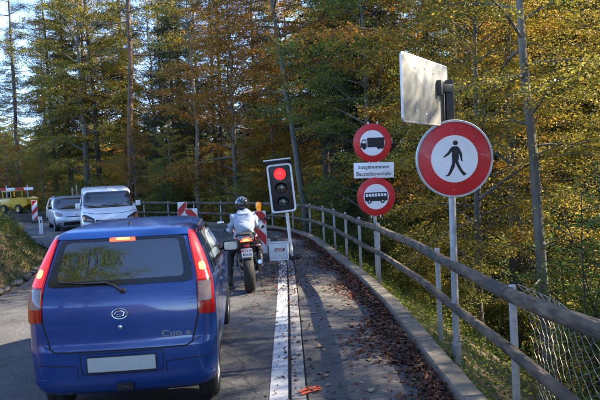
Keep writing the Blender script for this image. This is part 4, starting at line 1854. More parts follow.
win_ = rounded([(-.50, 1.095), (.50, 1.095), (.45, 1.385), (-.45, 1.385)], .05)
wmid = rounded([(-.54, 1.075), (.54, 1.075), (.472, 1.396), (-.472, 1.396)], .05)
sw = rounded([(.55, 1.06), (2.36, 1.06), (1.98, 1.39), (.72, 1.40)], .05)
fw = rounded([(-.60, 1.06), (.60, 1.06), (.50, 1.39), (-.50, 1.39)], .06)
AX = (.56, 2.95)
def cut1(c):
    if c.z > .95:
        if c.y < .6 and abs(c.x) < .53 and inside(wmid, c.x, c.z):
            return True
        if c.y > 1.7 and inside(fw, c.x, c.z) and c.y > C1.front(c.x, c.z).y - .02:
            return True
        if abs(c.x) > .5 and inside(sw, c.y, c.z) and abs(c.x) > abs(C1.side(1)(c.y, c.z).x) - .02:
            return True
    if c.z < .62 and abs(c.x) > .45:
        for ay in AX:
            if (c.y - ay) ** 2 + (c.z - .28) ** 2 < .31 ** 2:
                return True
    return False
C1.build('body', blue, car, cut=cut1)
C1.build('cabin_lining', liner, car, inset=.035, cut=lambda c: cut1(c) or c.z < .3)
m = MB()
m.box((0, 1.7, .27), (1.26, 2.9, .1))
m.box((0, .3, .34), (.5, .4, .12))
m.build('underbody', black_pl, car)
m = MB()
m.box((0, 2.35, .86), (1.3, .34, .26))
m.box((0, 1.35, .4), (1.3, 2.2, .08))
m.box((0, .37, .93), (1.1, .36, .02))
m.build('dashboard', liner, car, bevel=.03)
# tailgate: a real panel standing a little proud, edge turned in
hatch = patch(C1.rear, rounded([(-.53, .575), (.53, .575), (.592, .8), (.592, 1.06), (-.592, 1.06), (-.592, .8)], .05), .007, outward=BACK, nu=22, nv=14).build('tailgate', blue, car, smooth=50)
b = frame(C1.rear, wout, wmid, .012, BACK)
frame(C1.rear, wmid, win_, .012, BACK, b)
b.build('window_border', frit, hatch, smooth=60)
patch(C1.rear, wmid, .009, outward=BACK, nu=16, nv=10, rim=.002).build('rear_window', car_glass, hatch, smooth=60)
# shadow gap round the tailgate and the bumper seam
b = MB()
strip(C1.rear, [(-.60, 1.07), (-.6, .8), (-.545, .59), (-.50, .563), (.50, .563), (.545, .59), (.6, .8), (.6, 1.07)], .012, .0025, BACK, b)
strip(C1.rear, [(-.545, .59), (-.60, .615), (-.66, .62)], .006, .0025, BACK, b)
strip(C1.rear, [(.545, .59), (.60, .615), (.66, .62)], .006, .0025, BACK, b)
for sg, out in ((1, RIGHT), (-1, LEFT)):
    sf = C1.side(sg)
    strip(sf, [(.15, .63), (.28, .62), (.3, .56)], .007, .002, out, b)
    strip(sf, [(.98, 1.05), (.93, .8), (1.0, .42), (1.05, .3), (2.0, .3), (2.35, .4), (2.42, .8), (2.42, 1.0)], .008, .002, out, b)
    strip(sf, [(1.62, 1.05), (1.66, .7), (1.6, .3)], .008, .002, out, b)
b.build('panel_gap', gap_m, car, smooth=60)
# roof-end lip over the window
patch(C1.rear, rounded([(-.525, 1.404), (.525, 1.404), (.50, 1.45), (-.50, 1.45)], .012), .017, outward=BACK, nu=18, nv=4, rim=.014).build('roof_lip', blue, car, smooth=50)
# high brake light
hb = patch(C1.rear, rounded([(-.105, 1.382), (.105, 1.382), (.10, 1.407), (-.10, 1.407)], .01), .016, outward=BACK, nu=8, nv=3, rim=.014).build('high_brake_light', brake_on, car, smooth=50)
patch(C1.rear, rounded([(-.05, 1.387), (.06, 1.387), (.06, 1.402), (-.05, 1.402)], .006), .0175, outward=BACK, nu=5, nv=3, rim=.004).build('bulb', brake_hot, hb, smooth=50)
# tail lamps, tall and wrapping the corners
for sg in (-1, 1):
    def P(pts, r=.02):
        q = rounded(pts, r)
        return [(sg * x, z) for x, z in q]
    lamp = patch(C1.rear, P([(.60, .805), (.722, .79), (.71, 1.05), (.64, 1.25), (.555, 1.435), (.512, 1.44), (.56, 1.22), (.598, 1.04)]), .012, outward=BACK, nu=10, nv=26, rim=.02).build('tail_light', red_lens, car, smooth=50)
    patch(C1.rear, P([(.610, .90), (.70, .90), (.69, 1.045), (.604, 1.045)], .014), .0155, outward=BACK, nu=8, nv=6, rim=.006).build('reverse_lamp', clear_lens, lamp, smooth=50)
    br = patch(C1.rear, P([(.602, 1.06), (.694, 1.06), (.682, 1.12), (.63, 1.25), (.558, 1.41), (.528, 1.41), (.57, 1.22), (.604, 1.08)], .015), .0155, outward=BACK, nu=8, nv=18, rim=.006).build('brake_lamp', brake_dim, lamp, smooth=50)
    patch(C1.rear, P([(.612, 1.125), (.66, 1.125), (.64, 1.185), (.602, 1.185)], .02), .018, outward=BACK, nu=6, nv=6, rim=.004).build('bulb', brake_hot, br, smooth=50)
# bumper details
bump_ = MB()
def bsurf(x, z):
    return C1.rear(x, z)
patch(bsurf, rounded([(-.68, .30), (.68, .30), (.688, .352), (-.688, .352)], .02), .008, outward=BACK, nu=30, nv=4, rim=.02, mb=bump_)
bmp = bump_.build('bumper_lip', blue, car, smooth=40)
b = frame(C1.rear, rounded([(-.31, .38), (.31, .38), (.325, .55), (-.325, .55)], .03), rounded([(-.303, .387), (.303, .387), (.318, .543), (-.318, .543)], .025), .003, BACK)
b.build('plate_recess_edge', gap_m, car, smooth=60)
patch(C1.rear, rounded([(-.26, .405), (.26, .405), (.26, .52), (-.26, .52)], .006), .016, outward=BACK, nu=6, nv=4, rim=.016).build('number_plate', plate_grey, car)
b = frame(C1.rear, rounded([(-.268, .397), (.268, .397), (.268, .528), (-.268, .528)], .008), rounded([(-.258, .407), (.258, .407), (.258, .518), (-.258, .518)], .006), .0175, BACK)
b.build('plate_frame', black_pl, car)
for sg in (-1, 1):
    m = MB()
    strip(C1.rear, [(sg * .70, .47), (sg * .34, .455), (sg * .34, .36)], .007, .002, BACK, m)
    m.build('bumper_crease', gap_m, car)
m = MB()
m.tube([(.0, -.01, .29), (.0, -.05, .29), (.05, -.055, .29), (.05, -.01, .29)], .012, 8)
m.box((.02, .02, .285), (.12, .1, .05))
m.build('tow_eye', black_pl, car)
m = MB()
m.tube([(-.42, .25, .24), (-.42, .06, .24)], .022, 12)
m.build('exhaust_pipe', engine_dark, car)
# emblem, lock, badge
def on_rear(x, z, off):
    p = C1.rear(x, z)
    return Matrix.Translation((p.x, p.y - off, p.z)) @ Matrix.Rotation(rad(90 - 4), 4, 'X')
Me = on_rear(0, .845, .012)
m = MB()
n = 36
ring = [(.058 * cos(2 * pi * k / n), .039 * sin(2 * pi * k / n), 0) for k in range(n + 1)]
m.tube([Me @ Vector(p) for p in ring], .0055, 8, False)
sw_ = [(-.046, -.008), (-.026, .004), (-.004, .016), (.018, .02), (.036, .014), (.042, .0), (.03, -.014), (.004, -.02), (-.028, -.018), (-.012, -.012), (.014, -.011), (.026, -.002), (.02, .008), (.004, .009), (-.018, .0)]
m.tube([Me @ Vector((x, y, .002)) for x, y in ((-.040, -.002), (-.022, .018), (.012, .023), (.036, .010), (.030, -.012), (.002, -.022), (-.032, -.020), (-.014, -.003), (.014, -.001))], [.004, .006, .007, .007, .007, .006, .005, .005, .002], 8)
m.build('emblem', chrome, car, smooth=40)
m = MB()
m.lathe([(0, .012), (.012, .011), (.017, .006), (.018, 0)], 18, on_rear(0, .74, .007))
m.build('lock', chrome, car)
text_mesh('model_badge', 'Cuo e', .068, chrome, car, on_rear(.425, .655, .0085) @ Matrix.Shear('XY', 4, (.12, 0)) if False else on_rear(.425, .667, .015) @ Matrix.Rotation(rad(2), 4, 'X') @ Matrix.Rotation(.072, 4, 'Y'), extrude=.002, bold=.0012, sx=1.35)
# rear wiper
m = MB()
m.tube([C1.rear(.02, 1.02) + Vector((0, -.03, 0)), C1.rear(-.04, 1.062) + Vector((0, -.035, 0)), C1.rear(-.10, 1.085) + Vector((0, -.035, 0)), C1.rear(-.30, 1.085) + Vector((0, -.03, 0))], [.014, .011, .009, .006], 8)
m.tube([C1.rear(-.06, 1.093) + Vector((0, -.022, 0)), C1.rear(-.28, 1.083) + Vector((0, -.022, 0)), C1.rear(-.47, 1.1) + Vector((0, -.022, 0))], .006, 6)
m.lathe([(0, .03), (.018, .026), (.024, .01), (.024, 0)], 16, on_rear(.025, 1.015, .0))
m.build('rear_wiper', black_pl, car)
m = MB()
m.tube([(0.0, .60, 1.485), (.0, .60, 1.508), (.0, .585, 1.516)], [.014, .011, .006], 8)
m.build('roof_aerial_base', black_pl, car)
# side windows, pillars, mirrors, handles
for sg, out in ((1, RIGHT), (-1, LEFT)):
    sf = C1.side(sg)
    so = rounded([(.46, 1.045), (2.42, 1.045), (2.0, 1.41), (.68, 1.415)], .05)
    b = frame(sf, so, rounded([(.60, 1.075), (2.30, 1.075), (1.96, 1.38), (.76, 1.385)], .05), .005, out)
    for y0, y1 in (((1.60, 1.05), (1.62, 1.40)), ((.86, 1.05), (.93, 1.40))):
        strip(sf, [y0, y1], .07, .006, out, b)
    b.build('window_frame', frit, car, smooth=60)
    patch(sf, sw, .003, outward=out, nu=16, nv=8, rim=.002).build('side_window', car_glass, car, smooth=60)
    # roof gutter line
    b = MB()
    strip(sf, [(.5, 1.435), (1.9, 1.43)], .014, .003, out, b)
    b.build('roof_gutter', gap_m, car)
    for y in (1.08, 1.72):
        p = sf(y, .88)
        m = MB()
        m.box((p.x + sg * .004, y, .88), (.024, .16, .028))
        m.build('door_handle', blue, car, bevel=.008)
    p = sf(2.22, 1.06)
    m = MB()
    m.box((p.x + sg * .115, 2.17, 1.07), (.17, .085, .125))
    mi = m.build('wing_mirror', black_pl, car, bevel=.028, seg=3)
    m = MB()
    m.tube([(p.x - sg * .01, 2.22, 1.03), (p.x + sg * .06, 2.19, 1.045)], .018, 8)
    m.build('mirror_arm', black_pl, mi)
    m = MB()
    m.prism(rounded([(-.07, -.045), (.07, -.045), (.07, .045), (-.07, .045)], .025), 0, .004, Matrix.Translation((p.x + sg * .115, 2.1245, 1.07)) @ Matrix.Rotation(rad(90), 4, 'X'))
    m.build('mirror_glass', chrome, mi)
    # arch lips
    for ay in AX:
        b = MB()
        arc = [(ay + .315 * cos(a), .28 + .315 * sin(a)) for a in np.linspace(-.12, pi + .12, 22)]
        strip(sf, arc, .035, .005, out, b)
        b.build('wheel_arch', blue, car, smooth=60)
    p = sf(.3, .5)
patch(C1.front, fw, .003, outward=FRONT, nu=14, nv=8, rim=.002).build('windscreen', car_glass, car, smooth=60)
b = frame(C1.front, rounded([(-.655, 1.03), (.655, 1.03), (.53, 1.425), (-.53, 1.425)], .06), rounded([(-.575, 1.075), (.575, 1.075), (.48, 1.375), (-.48, 1.375)], .06), .005, FRONT)
b.build('windscreen_border', frit, car, smooth=60)
for ay in AX:
    for sg in (-1, 1):
        make_wheel(car, sg * .625, ay, .28, .165, .19, sg, -.035)
m = MB()
m.box((0, AX[0], .28), (1.1, .08, .08))
m.build('axle', black_pl, car)
make_seat(car, -.33, 1.55, .45, seat_cloth)
make_seat(car, .33, 1.55, .45, seat_cloth)
m = MB()
m.box((0, .72, .62), (1.16, .44, .16))
m.box((0, .52, .82), (1.14, .12, .42))
m.build('rear_bench', seat_cloth, car, bevel=.04, seg=3)
for x in (-.3, .3):
    m = MB()
    m.box((x, .53, 1.09), (.26, .09, .13))
    m.build('rear_headrest', seat_cloth, car, bevel=.03, seg=3)

# ---- the driver, seen through the rear window
skin_m = pm('skin', (.42, .24, .16), .55, var=.1, scale=20)
hair_m = pm('brown_hair', (.03, .018, .01), .7, var=.3, scale=60, bump=.5, bscale=150)
jacket_d = pm('dark_jumper', (.03, .032, .04), .9, var=.2, scale=40)


def head_mesh(name, c, mat, parent, rz=0., s=1.):
    """a head with brow, nose, mouth, chin and ears"""
    m = MB()
    n, k = 24, 16
    V = []
    for i in range(k + 1):
        a = -pi / 2 + pi * i / k
        z = sin(a)
        for j in range(n):
            t = 2 * pi * j / n
            x, y = cos(a) * cos(t), cos(a) * sin(t)
            X, Y, Z = .075 * x, .095 * y, .118 * z
            if z < -.1:
                X *= 1 + .28 * (z + .1)
                Y *= 1 + .12 * (z + .1)
            if y > .3:
                Y += .022 * math.exp(-((x / .16) ** 2 + ((z + .12) / .16) ** 2))
                Y -= .010 * math.exp(-(((abs(x) - .38) / .18) ** 2 + ((z - .04) / .11) ** 2))
                Y += .006 * math.exp(-((x / .3) ** 2 + ((z + .45) / .06) ** 2))
                Y += .008 * math.exp(-((x / .3) ** 2 + ((z + .78) / .15) ** 2))
            V.append((X, Y, Z))
    F = [(i * n + j, i * n + (j + 1) % n, (i + 1) * n + (j + 1) % n, (i + 1) * n + j) for i in range(k) for j in range(n)]
    M = Matrix.Translation(c) @ Matrix.Rotation(rz, 4, 'Z') @ Matrix.Scale(s, 4)
    m.add(V, F, M)
    for sg in (-1, 1):
        m.ball((sg * .076, -.005, -.005), (.01, .02, .032), 10, 6, M)
    return m.build(name, mat, parent, smooth=180)


def hand_mesh(name, wrist, palm_dir, out_dir, mat, parent, curl=.9, s=1., mirror=1):
    """palm, four unequal bent fingers and a thumb as one skinned figure each"""
    w = Vector(wrist)
    d = Vector(palm_dir).normalized()
    o = Vector(out_dir).normalized()        # the direction the palm faces
    sd = d.cross(o).normalized() * mirror
    o = sd.cross(d).normalized() * mirror
    J = {'w': (w, .026 * s), 'p': (w + d * .05 * s, (.036 * s, .02 * s))}
    E_ = [('w', 'p')]
    ob = skin_mesh(name, {'w': (w, .024 * s), 'a': (w + d * .035 * s, (.034 * s, .018 * s)), 'b': (w + d * .085 * s, (.036 * s, .015 * s))}, [('w', 'a'), ('a', 'b')], mat, parent, 2)
    for i, ln in enumerate((.074, .082, .077, .06)):
        base = w + d * .08 * s + sd * (.027 - .018 * i) * s
        p1 = base + (d * cos(curl * .5) + o * sin(curl * .5)) * ln * .42 * s
        p2 = p1 + (d * cos(curl * 1.4) + o * sin(curl * 1.4)) * ln * .33 * s
        p3 = p2 + (d * cos(curl * 2.1) + o * sin(curl * 2.1)) * ln * .27 * s
        skin_mesh('finger', {'a': (base - d * .02 * s, .0085 * s), 'b': (base, .009 * s), 'c': (p1, .0085 * s), 'd': (p2, .0075 * s), 'e': (p3, .006 * s)},
                  [('a', 'b'), ('b', 'c'), ('c', 'd'), ('d', 'e')], mat, ob, 1)
    base = w + d * .03 * s + sd * .03 * s
    p1 = base + (d * .6 + sd * .6 + o * .4).normalized() * .035 * s
    p2 = p1 + (d * .7 + sd * .1 + o * .8).normalized() * .03 * s
    skin_mesh('thumb', {'a': (base - sd * .015 * s, .011 * s), 'b': (base, .011 * s), 'c': (p1, .010 * s), 'd': (p2, .007 * s)}, [('a', 'b'), ('b', 'c'), ('c', 'd')], mat, ob, 1)
    return ob


drv = thing('person', 'person driving the blue hatchback, seen from behind beside the headrest', 'person', car.matrix_basis @ Vector((-.33, 1.55, .45)) if False else (0, 0, 0))
drv.location = Vector((-1.345, 4.62, .035)) + Matrix.Rotation(CAR_RZ, 3, 'Z') @ Vector((-.33, 1.55, .52))
drv.rotation_euler = (0, 0, CAR_RZ)
body = skin_mesh('body', {
    'pel': ((0, -.12, .16), (.16, .12)), 'wa': ((0, -.14, .33), (.15, .11)), 'ch': ((0, -.15, .50), (.17, .12)), 'nk': ((0, -.13, .63), .06), 'hd': ((0, -.11, .70), .055),
    'ls': ((-.18, -.14, .54), .065), 'le': ((-.24, .06, .36), .046), 'lw': ((-.16, .34, .46), .03),
    'rs': ((.18, -.14, .54), .065), 're': ((.26, .06, .36), .046), 'rw': ((.12, .34, .46), .03),
    'lk': ((-.14, .32, .18), .07), 'rk': ((.14, .32, .18), .07), 'lf': ((-.14, .62, -.02), .045), 'rf': ((.14, .62, -.02), .045)},
    [('pel', 'wa'), ('wa', 'ch'), ('ch', 'nk'), ('nk', 'hd'), ('ch', 'ls'), ('ls', 'le'), ('le', 'lw'), ('ch', 'rs'), ('rs', 're'), ('re', 'rw'), ('pel', 'lk'), ('pel', 'rk'), ('lk', 'lf'), ('rk', 'rf')],
    jacket_d, drv, 2)
hd = head_mesh('head', (0.02, -.09, .80), skin_m, drv, rad(-25))
m = MB()
m.ball((0.02, -.112, .835), (.088, .095, .10), 18, 10)
m.build('hair', hair_m, drv, smooth=180)
hand_mesh('hand', (-.16, .34, .46), (.1, 1, .2), (.6, 0, -.4), skin_m, drv, 1.1)
hand_mesh('hand', (.12, .34, .46), (-.1, 1, .2), (-.6, 0, -.4), skin_m, drv, 1.1, 1., -1)
m = MB()
Ms = Matrix.Translation((-.33 + .0, 2.0, .93)) @ Matrix.Rotation(rad(65), 4, 'X')
m.tube([Ms @ Vector((.185 * cos(a), .185 * sin(a), 0)) for a in np.linspace(0, 2 * pi, 33)], .015, 8, False)
m.cyl(Ms @ Vector((-.18, 0, 0)), Ms @ Vector((.18, 0, 0)), .014, 8)
m.build('steering_wheel', black_pl, car)

# ---- two cars coming the other way
def oncoming(name, label, loc, rz, S, paint, z0, z1, wA, wB, fwp, swp, axles, wr, kind):
    root = thing(name, label, 'van' if kind == 'van' else 'car', loc, rz)
    def cut(c):
        if c.z > z0:
            if inside(fwp, c.x, c.z) and c.y > S.front(c.x, c.z).y - .03 and c.y > S.L[:, 2].max() * .45:
                return True
            if abs(c.x) > .4 and inside(swp, c.y, c.z) and abs(c.x) > abs(S.side(1)(c.y, c.z).x) - .03:
                return True
        if c.z < .75 and abs(c.x) > .45:
            for ay in axles:
                if (c.y - ay) ** 2 + (c.z - wr) ** 2 < (wr + .03) ** 2:
                    return True
        return False
    S.build('body', paint, root, nz=56, cut=cut)
    S.build('cabin_lining', liner, root, nz=40, inset=.04, cut=lambda c: cut(c) or c.z < .35)
    b = frame(S.front, wA, wB, .006, FRONT)
    b.build('windscreen_border', frit, root, smooth=60)
    patch(S.front, fwp, .004, outward=FRONT, nu=14, nv=8, rim=.002).build('windscreen', dark_glass, root, smooth=60)
    for sg, out in ((1, RIGHT), (-1, LEFT)):
        sf = S.side(sg)
        patch(sf, swp, .004, outward=out, nu=16, nv=6, rim=.002).build('side_window', dark_glass, root, smooth=60)
        ctr = np.mean(swp, 0)
        big = [(ctr[0] + (p[0] - ctr[0]) * 1.05, ctr[1] + (p[1] - ctr[1]) * 1.14) for p in swp]
        sm = [(ctr[0] + (p[0] - ctr[0]) * .97, ctr[1] + (p[1] - ctr[1]) * .92) for p in swp]
        b = frame(sf, big, sm, .006, out)
        y0 = np.mean([p[0] for p in swp])
        strip(sf, [(y0 + .1, z0 + .02), (y0 + .12, max(p[1] for p in swp))], .09, .007, out, b)
        b.build('window_frame', frit, root, smooth=60)
        for ay in axles:
            make_wheel(root, sg * (S.lev(.4)[3] - .11), ay, wr, .19, wr - .1, sg)
            b = MB()
            strip(sf, [(ay + (wr + .035) * cos(a), wr + (wr + .035) * sin(a)) for a in np.linspace(-.1, pi + .1, 20)], .04, .006, out, b)
            b.build('wheel_arch', paint, root, smooth=60)
        b = MB()
        strip(sf, [(y0 + .95, z0), (y0 + .9, .5), (y0 + .8, .35), (y0 - .1, .35), (y0 - .02, z0)], .009, .003, out, b)
        b.build('panel_gap', gap_m, root)
        ym = max(p[0] for p in swp) - .05
        p = sf(ym, z0 + .05)
        m = MB()
        m.box((p.x + sg * .11, ym, z0 + .1), (.15, .09, .13 if kind != 'van' else .17))
        m.tube([(p.x - sg * .02, ym, z0 + .03), (p.x + sg * .07, ym, z0 + .06)], .025, 8)
        m.build('wing_mirror', black_pl if kind != 'van' else paint, root, bevel=.03, seg=3)
    m = MB()
    m.box((0, S.L[:, 2].max() * .5, .3), (S.L[:, 3].max() * 1.7, S.L[:, 2].max() * .86, .14))
    m.build('underbody', black_pl, root)
    make_seat(root, -.36, S.L[:, 2].max() * .5, .5 if kind != 'van' else .6, seat_cloth)
    make_seat(root, .36, S.L[:, 2].max() * .5, .5 if kind != 'van' else .6, seat_cloth)
    return root


C2 = Shell([(.2, .15, 4.26, .80, .2, .3), (.3, .04, 4.34, .87, .15, .3), (.5, 0, 4.38, .9, .12, .32), (.75, 0, 4.36, .905, .1, .34), (1.0, 0, 4.24, .9, .1, .34), (1.12, .01, 4.05, .892, .1, .32),
            (1.20, .02, 3.72, .885, .1, .28), (1.265, .03, 3.38, .875, .1, .24), (1.42, .06, 2.92, .83, .1, .2), (1.6, .1, 2.66, .815, .1, .18), (1.7, .13, 2.5, .795, .1, .16), (1.76, .2, 2.32, .755, .14, .18), (1.79, .4, 2.0, .64, .2, .2), (1.8, .9, 1.5, .3, .14, .14)], bow_f=.17, taper=.04)
vx, vy = -5.48, 18.6
v_rz = rad(180 + 19)
van = oncoming('white_van', 'white delivery van waiting in the oncoming lane behind the blue car', (0, 0, 0), v_rz, C2, white_p, 1.2, 1.7,
               rounded([(-.80, 1.24), (.80, 1.24), (.70, 1.70), (-.70, 1.70)], .1), rounded([(-.73, 1.28), (.73, 1.28), (.645, 1.65), (-.645, 1.65)], .09), rounded([(-.765, 1.262), (.765, 1.262), (.67, 1.675), (-.67, 1.675)], .09),
               rounded([(1.75, 1.18), (3.05, 1.2), (2.55, 1.60), (1.75, 1.62)], .06), (.72, 3.45), .31, 'van')
fwd = Matrix.Rotation(v_rz, 3, 'Z') @ Vector((0, 4.38, 0))
van.location = (vx - fwd.x, vy - fwd.y, float(rdz(vy)) - .0)
van.rotation_euler = (math.atan(-.03) * -1 * -1, 0, v_rz)
for sg in (-1, 1):
    def P(pts, r=.03):
        return [(sg * x, z) for x, z in rounded(pts, r)]
    hl = patch(C2.front, P([(.47, .86), (.80, .88), (.835, 1.06), (.74, 1.09), (.50, .98)]), .012, outward=FRONT, nu=10, nv=8, rim=.03).build('headlight', black_pl, van, smooth=50)
    patch(C2.front, P([(.52, .89), (.70, .90), (.70, .98), (.54, .95)], .02), .017, outward=FRONT, nu=6, nv=4, rim=.006).build('lens', clear_lens, hl, smooth=50)
    patch(C2.front, P([(.73, .92), (.80, .93), (.815, 1.03), (.74, 1.02)], .02), .017, outward=FRONT, nu=6, nv=4, rim=.006).build('indicator', amber, hl, smooth=50)
gr = MB()
patch(C2.front, rounded([(-.44, .84), (.44, .84), (.46, .93), (-.46, .93)], .03), .01, outward=FRONT, nu=12, nv=4, rim=.02, mb=gr)
patch(C2.front, rounded([(-.62, .28), (.62, .28), (.60, .46), (-.60, .46)], .05), .008, outward=FRONT, nu=12, nv=4, rim=.02, mb=gr)
gr.build('grille', black_pl, van, smooth=50)
m = MB()
for dz in (0, .045):
    pts = [C2.front(-.085, .90 + dz) + Vector((0, .022, 0)), C2.front(0, .945 + dz) + Vector((0, .022, 0)), C2.front(.085, .90 + dz) + Vector((0, .022, 0))]
    m.tube(pts, .014, 6)
m.build('chevron_badge', chrome, van)
pl = patch(C2.front, rounded([(-.17, .53), (.17, .53), (.17, .62), (-.17, .62)], .006), .012, outward=FRONT, nu=6, nv=3, rim=.012).build('number_plate', plate_white, van)
m = MB()
for x in (-.3, .25):
    m.tube([C2.front(x, 1.245) + Vector((0, .02, 0)), C2.front(x + .28, 1.29) + Vector((0, .03, .01)), C2.front(x + .5, 1.31) + Vector((0, .03, .01))], .01, 6)
m.build('wiper', black_pl, van)
b = MB()
strip(C2.front, [(-.8, 1.15), (-.4, 1.10), (.4, 1.10), (.8, 1.15)], .01, .004, FRONT, b)
b.build('bonnet_gap', gap_m, van)
m = MB()
m.tube([(0, 2.0, 1.785), (0, 1.96, 1.83), (0, 1.8, 1.95)], [.02, .012, .004], 6)
m.build('roof_aerial', black_pl, van)

C3 = Shell([(.2, .15, 3.5, .70, .2, .3), (.32, .03, 3.6, .78, .16, .32), (.5, 0, 3.65, .815, .14, .34), (.72, 0, 3.6, .82, .12, .34), (.88, .02, 3.42, .815, .12, .34), (.97, .04, 3.15, .805, .12, .3),
            (1.03, .06, 2.85, .795, .12, .26), (1.2, .12, 2.45, .75, .12, .22), (1.4, .2, 2.12, .69, .12, .2), (1.48, .26, 1.92, .65, .12, .2), (1.53, .4, 1.65, .54, .16, .2), (1.55, .75, 1.3, .3, .14, .14)], bow_f=.2, taper=.05)
px_, py_ = -8.85, 25.2
p_rz = rad(180 + 27)
panda = oncoming('silver_hatchback', 'small pale silver hatchback queuing behind the white van', (0, 0, 0), p_rz, C3, silver, .97, 1.5,
                 rounded([(-.73, 1.0), (.73, 1.0), (.60, 1.47), (-.60, 1.47)], .08), rounded([(-.66, 1.05), (.66, 1.05), (.54, 1.42), (-.54, 1.42)], .07), rounded([(-.695, 1.025), (.695, 1.025), (.57, 1.445), (-.57, 1.445)], .08),
                 rounded([(.55, 1.03), (2.5, 1.03), (2.05, 1.42), (.7, 1.42)], .06), (.62, 2.92), .285, 'car')
fwd = Matrix.Rotation(p_rz, 3, 'Z') @ Vector((0, 3.65, 0))
panda.scale = (1.04, 1, .92)
panda.location = (px_ - fwd.x, py_ - fwd.y, float(rdz(py_ + 1)) - .02)
for sg in (-1, 1):
    def P(pts, r=.03):
        return [(sg * x, z) for x, z in rounded(pts, r)]
    hl = patch(C3.front, P([(.50, .70), (.72, .70), (.765, .86), (.70, .90), (.52, .82)]), .012, outward=FRONT, nu=8, nv=8, rim=.03).build('headlight', clear_lens, panda, smooth=50)
    patch(C3.front, P([(.55, .36), (.68, .36), (.68, .44), (.55, .44)], .03), .012, outward=FRONT, nu=6, nv=5, rim=.02).build('fog_light', clear_lens, panda, smooth=50)
gr = MB()
patch(C3.front, rounded([(-.5, .30), (.5, .30), (.47, .45), (-.47, .45)], .04), .008, outward=FRONT, nu=12, nv=4, rim=.02, mb=gr)
patch(C3.front, rounded([(-.40, .66), (.40, .66), (.42, .70), (-.42, .70)], .01), .008, outward=FRONT, nu=12, nv=3, rim=.02, mb=gr)
gr.build('grille', black_pl, panda, smooth=50)
m = MB()
m.lathe([(0, .01), (.045, .008), (.052, 0)], 18, Matrix.Translation(C3.front(0, .76) + Vector((0, .01, 0))) @ Matrix.Rotation(rad(-90), 4, 'X'))
m.build('round_badge', chrome, panda)
patch(C3.front, rounded([(-.18, .51), (.18, .51), (.18, .6), (-.18, .6)], .006), .014, outward=FRONT, nu=6, nv=3, rim=.012).build('number_plate', plate_white, panda)
m = MB()
for sg in (-1, 1):
    m.tube([(sg * .56, .5, 1.53), (sg * .56, .7, 1.57), (sg * .56, 1.6, 1.57), (sg * .56, 1.8, 1.52)], .016, 6)
m.build('roof_rails', black_pl, panda)
# ------------------------------------------------------------------ motorcycle and rider
def frame_at(loc, rz, lean):
    return Matrix.Translation(loc) @ Matrix.Rotation(rz, 4, 'Z') @ Matrix.Rotation(lean, 4, 'Y')

fair_b = pm('black_fairing', (.014, .014, .016), .28, var=.15, scale=8, coat=.5)
fair_r = pm('red_fairing', (.36, .012, .014), .3, var=.08, scale=8, coat=.6)
engine_m = pm('engine_metal', (.09, .09, .092), .45, metal=.7, var=.3, scale=20, dirt=.3)
steel_d = pm('dark_steel', (.05, .05, .052), .45, metal=.5, var=.2)
bike = thing('motorcycle', 'black and red sport motorcycle waiting ahead of the blue car, tail light lit', 'motorcycle', (-.69, 9.93, float(rdz(9.9))), rad(5))
bike.rotation_euler = (0, rad(-2.5), rad(5))

def moto_wheel(y, r, w, rim, name):
    M = Matrix.Translation((0, y, r)) @ Matrix.Rotation(pi / 2, 4, 'Y')
    h = w / 2
    m = MB()
    pr = [(rim, -h * .72)]
    for a in np.linspace(-1.35, 1.35, 15):
        pr.append((r - h * .62 + h * .62 * cos(a), h * sin(a)))
    pr.append((rim, h * .72))
    m.lathe(pr, 40, M)
    t = m.build(name, rubber, bike, smooth=50)
    m = MB()
    m.lathe([(rim + .004, -h * .7), (rim - .02, -h * .4), (rim - .02, h * .4), (rim + .004, h * .7)], 36, M)
    m.lathe([(.0, -.05), (.05, -.05), (.055, .05), (0, .05)], 18, M)
    for k in range(5):
        a = 2 * pi * k / 5
        m.box((0, rim * .5, 0), (.035, rim - .03, .03), M @ Matrix.Rotation(a, 4, 'Z'))
    m.build('rim', fair_b, t)
    m = MB()
    m.lathe([(.07, w * .5 + .012), (.13, w * .5 + .012), (.13, w * .5 + .007), (.07, w * .5 + .007), (.07, w * .5 + .012)], 30, M)
    m.build('brake_disc', alloy, t)
moto_wheel(.0, .315, .185, .21, 'rear_wheel')
moto_wheel(1.39, .30, .12, .21, 'front_wheel')
m = MB()
for sg in (-1, 1):
    m.tube([(sg * .125, 0, .315), (sg * .13, .3, .37), (sg * .10, .56, .42)], [.022, .03, .04], 10)
m.build('swingarm', steel_d, bike)
m = MB()
m.cyl((-.16, 0, .315), (.16, 0, .315), .014, 10)
m.build('axle', alloy, bike)
m = MB()
m.box((0, .72, .42), (.34, .42, .32))
m.box((0, .92, .52), (.30, .26, .26), Matrix.Translation((0, .92, .52)) @ Matrix.Rotation(rad(-20), 4, 'X') @ Matrix.Translation((0, -.92, -.52)))
m.cyl((-.2, .68, .40), (.2, .68, .40), .10, 20)
m.build('engine', engine_m, bike, bevel=.02)
m = MB()
for sg in (-1, 1):
    m.tube([(sg * .14, .5, .45), (sg * .17, .75, .68), (sg * .09, 1.12, .86)], .03, 8)
    m.tube([(sg * .13, .5, .6), (sg * .12, .1, .8), (sg * .08, -.18, .86)], .018, 8)
m.build('chassis_tubes', steel_d, bike)
m = MB()
for sg in (-1, 1):
    m.tube([(sg * .10, 1.39, .30), (sg * .10, 1.24, .62), (sg * .10, 1.10, .93)], [.03, .026, .024], 12)
m.build('front_fork', alloy, bike)
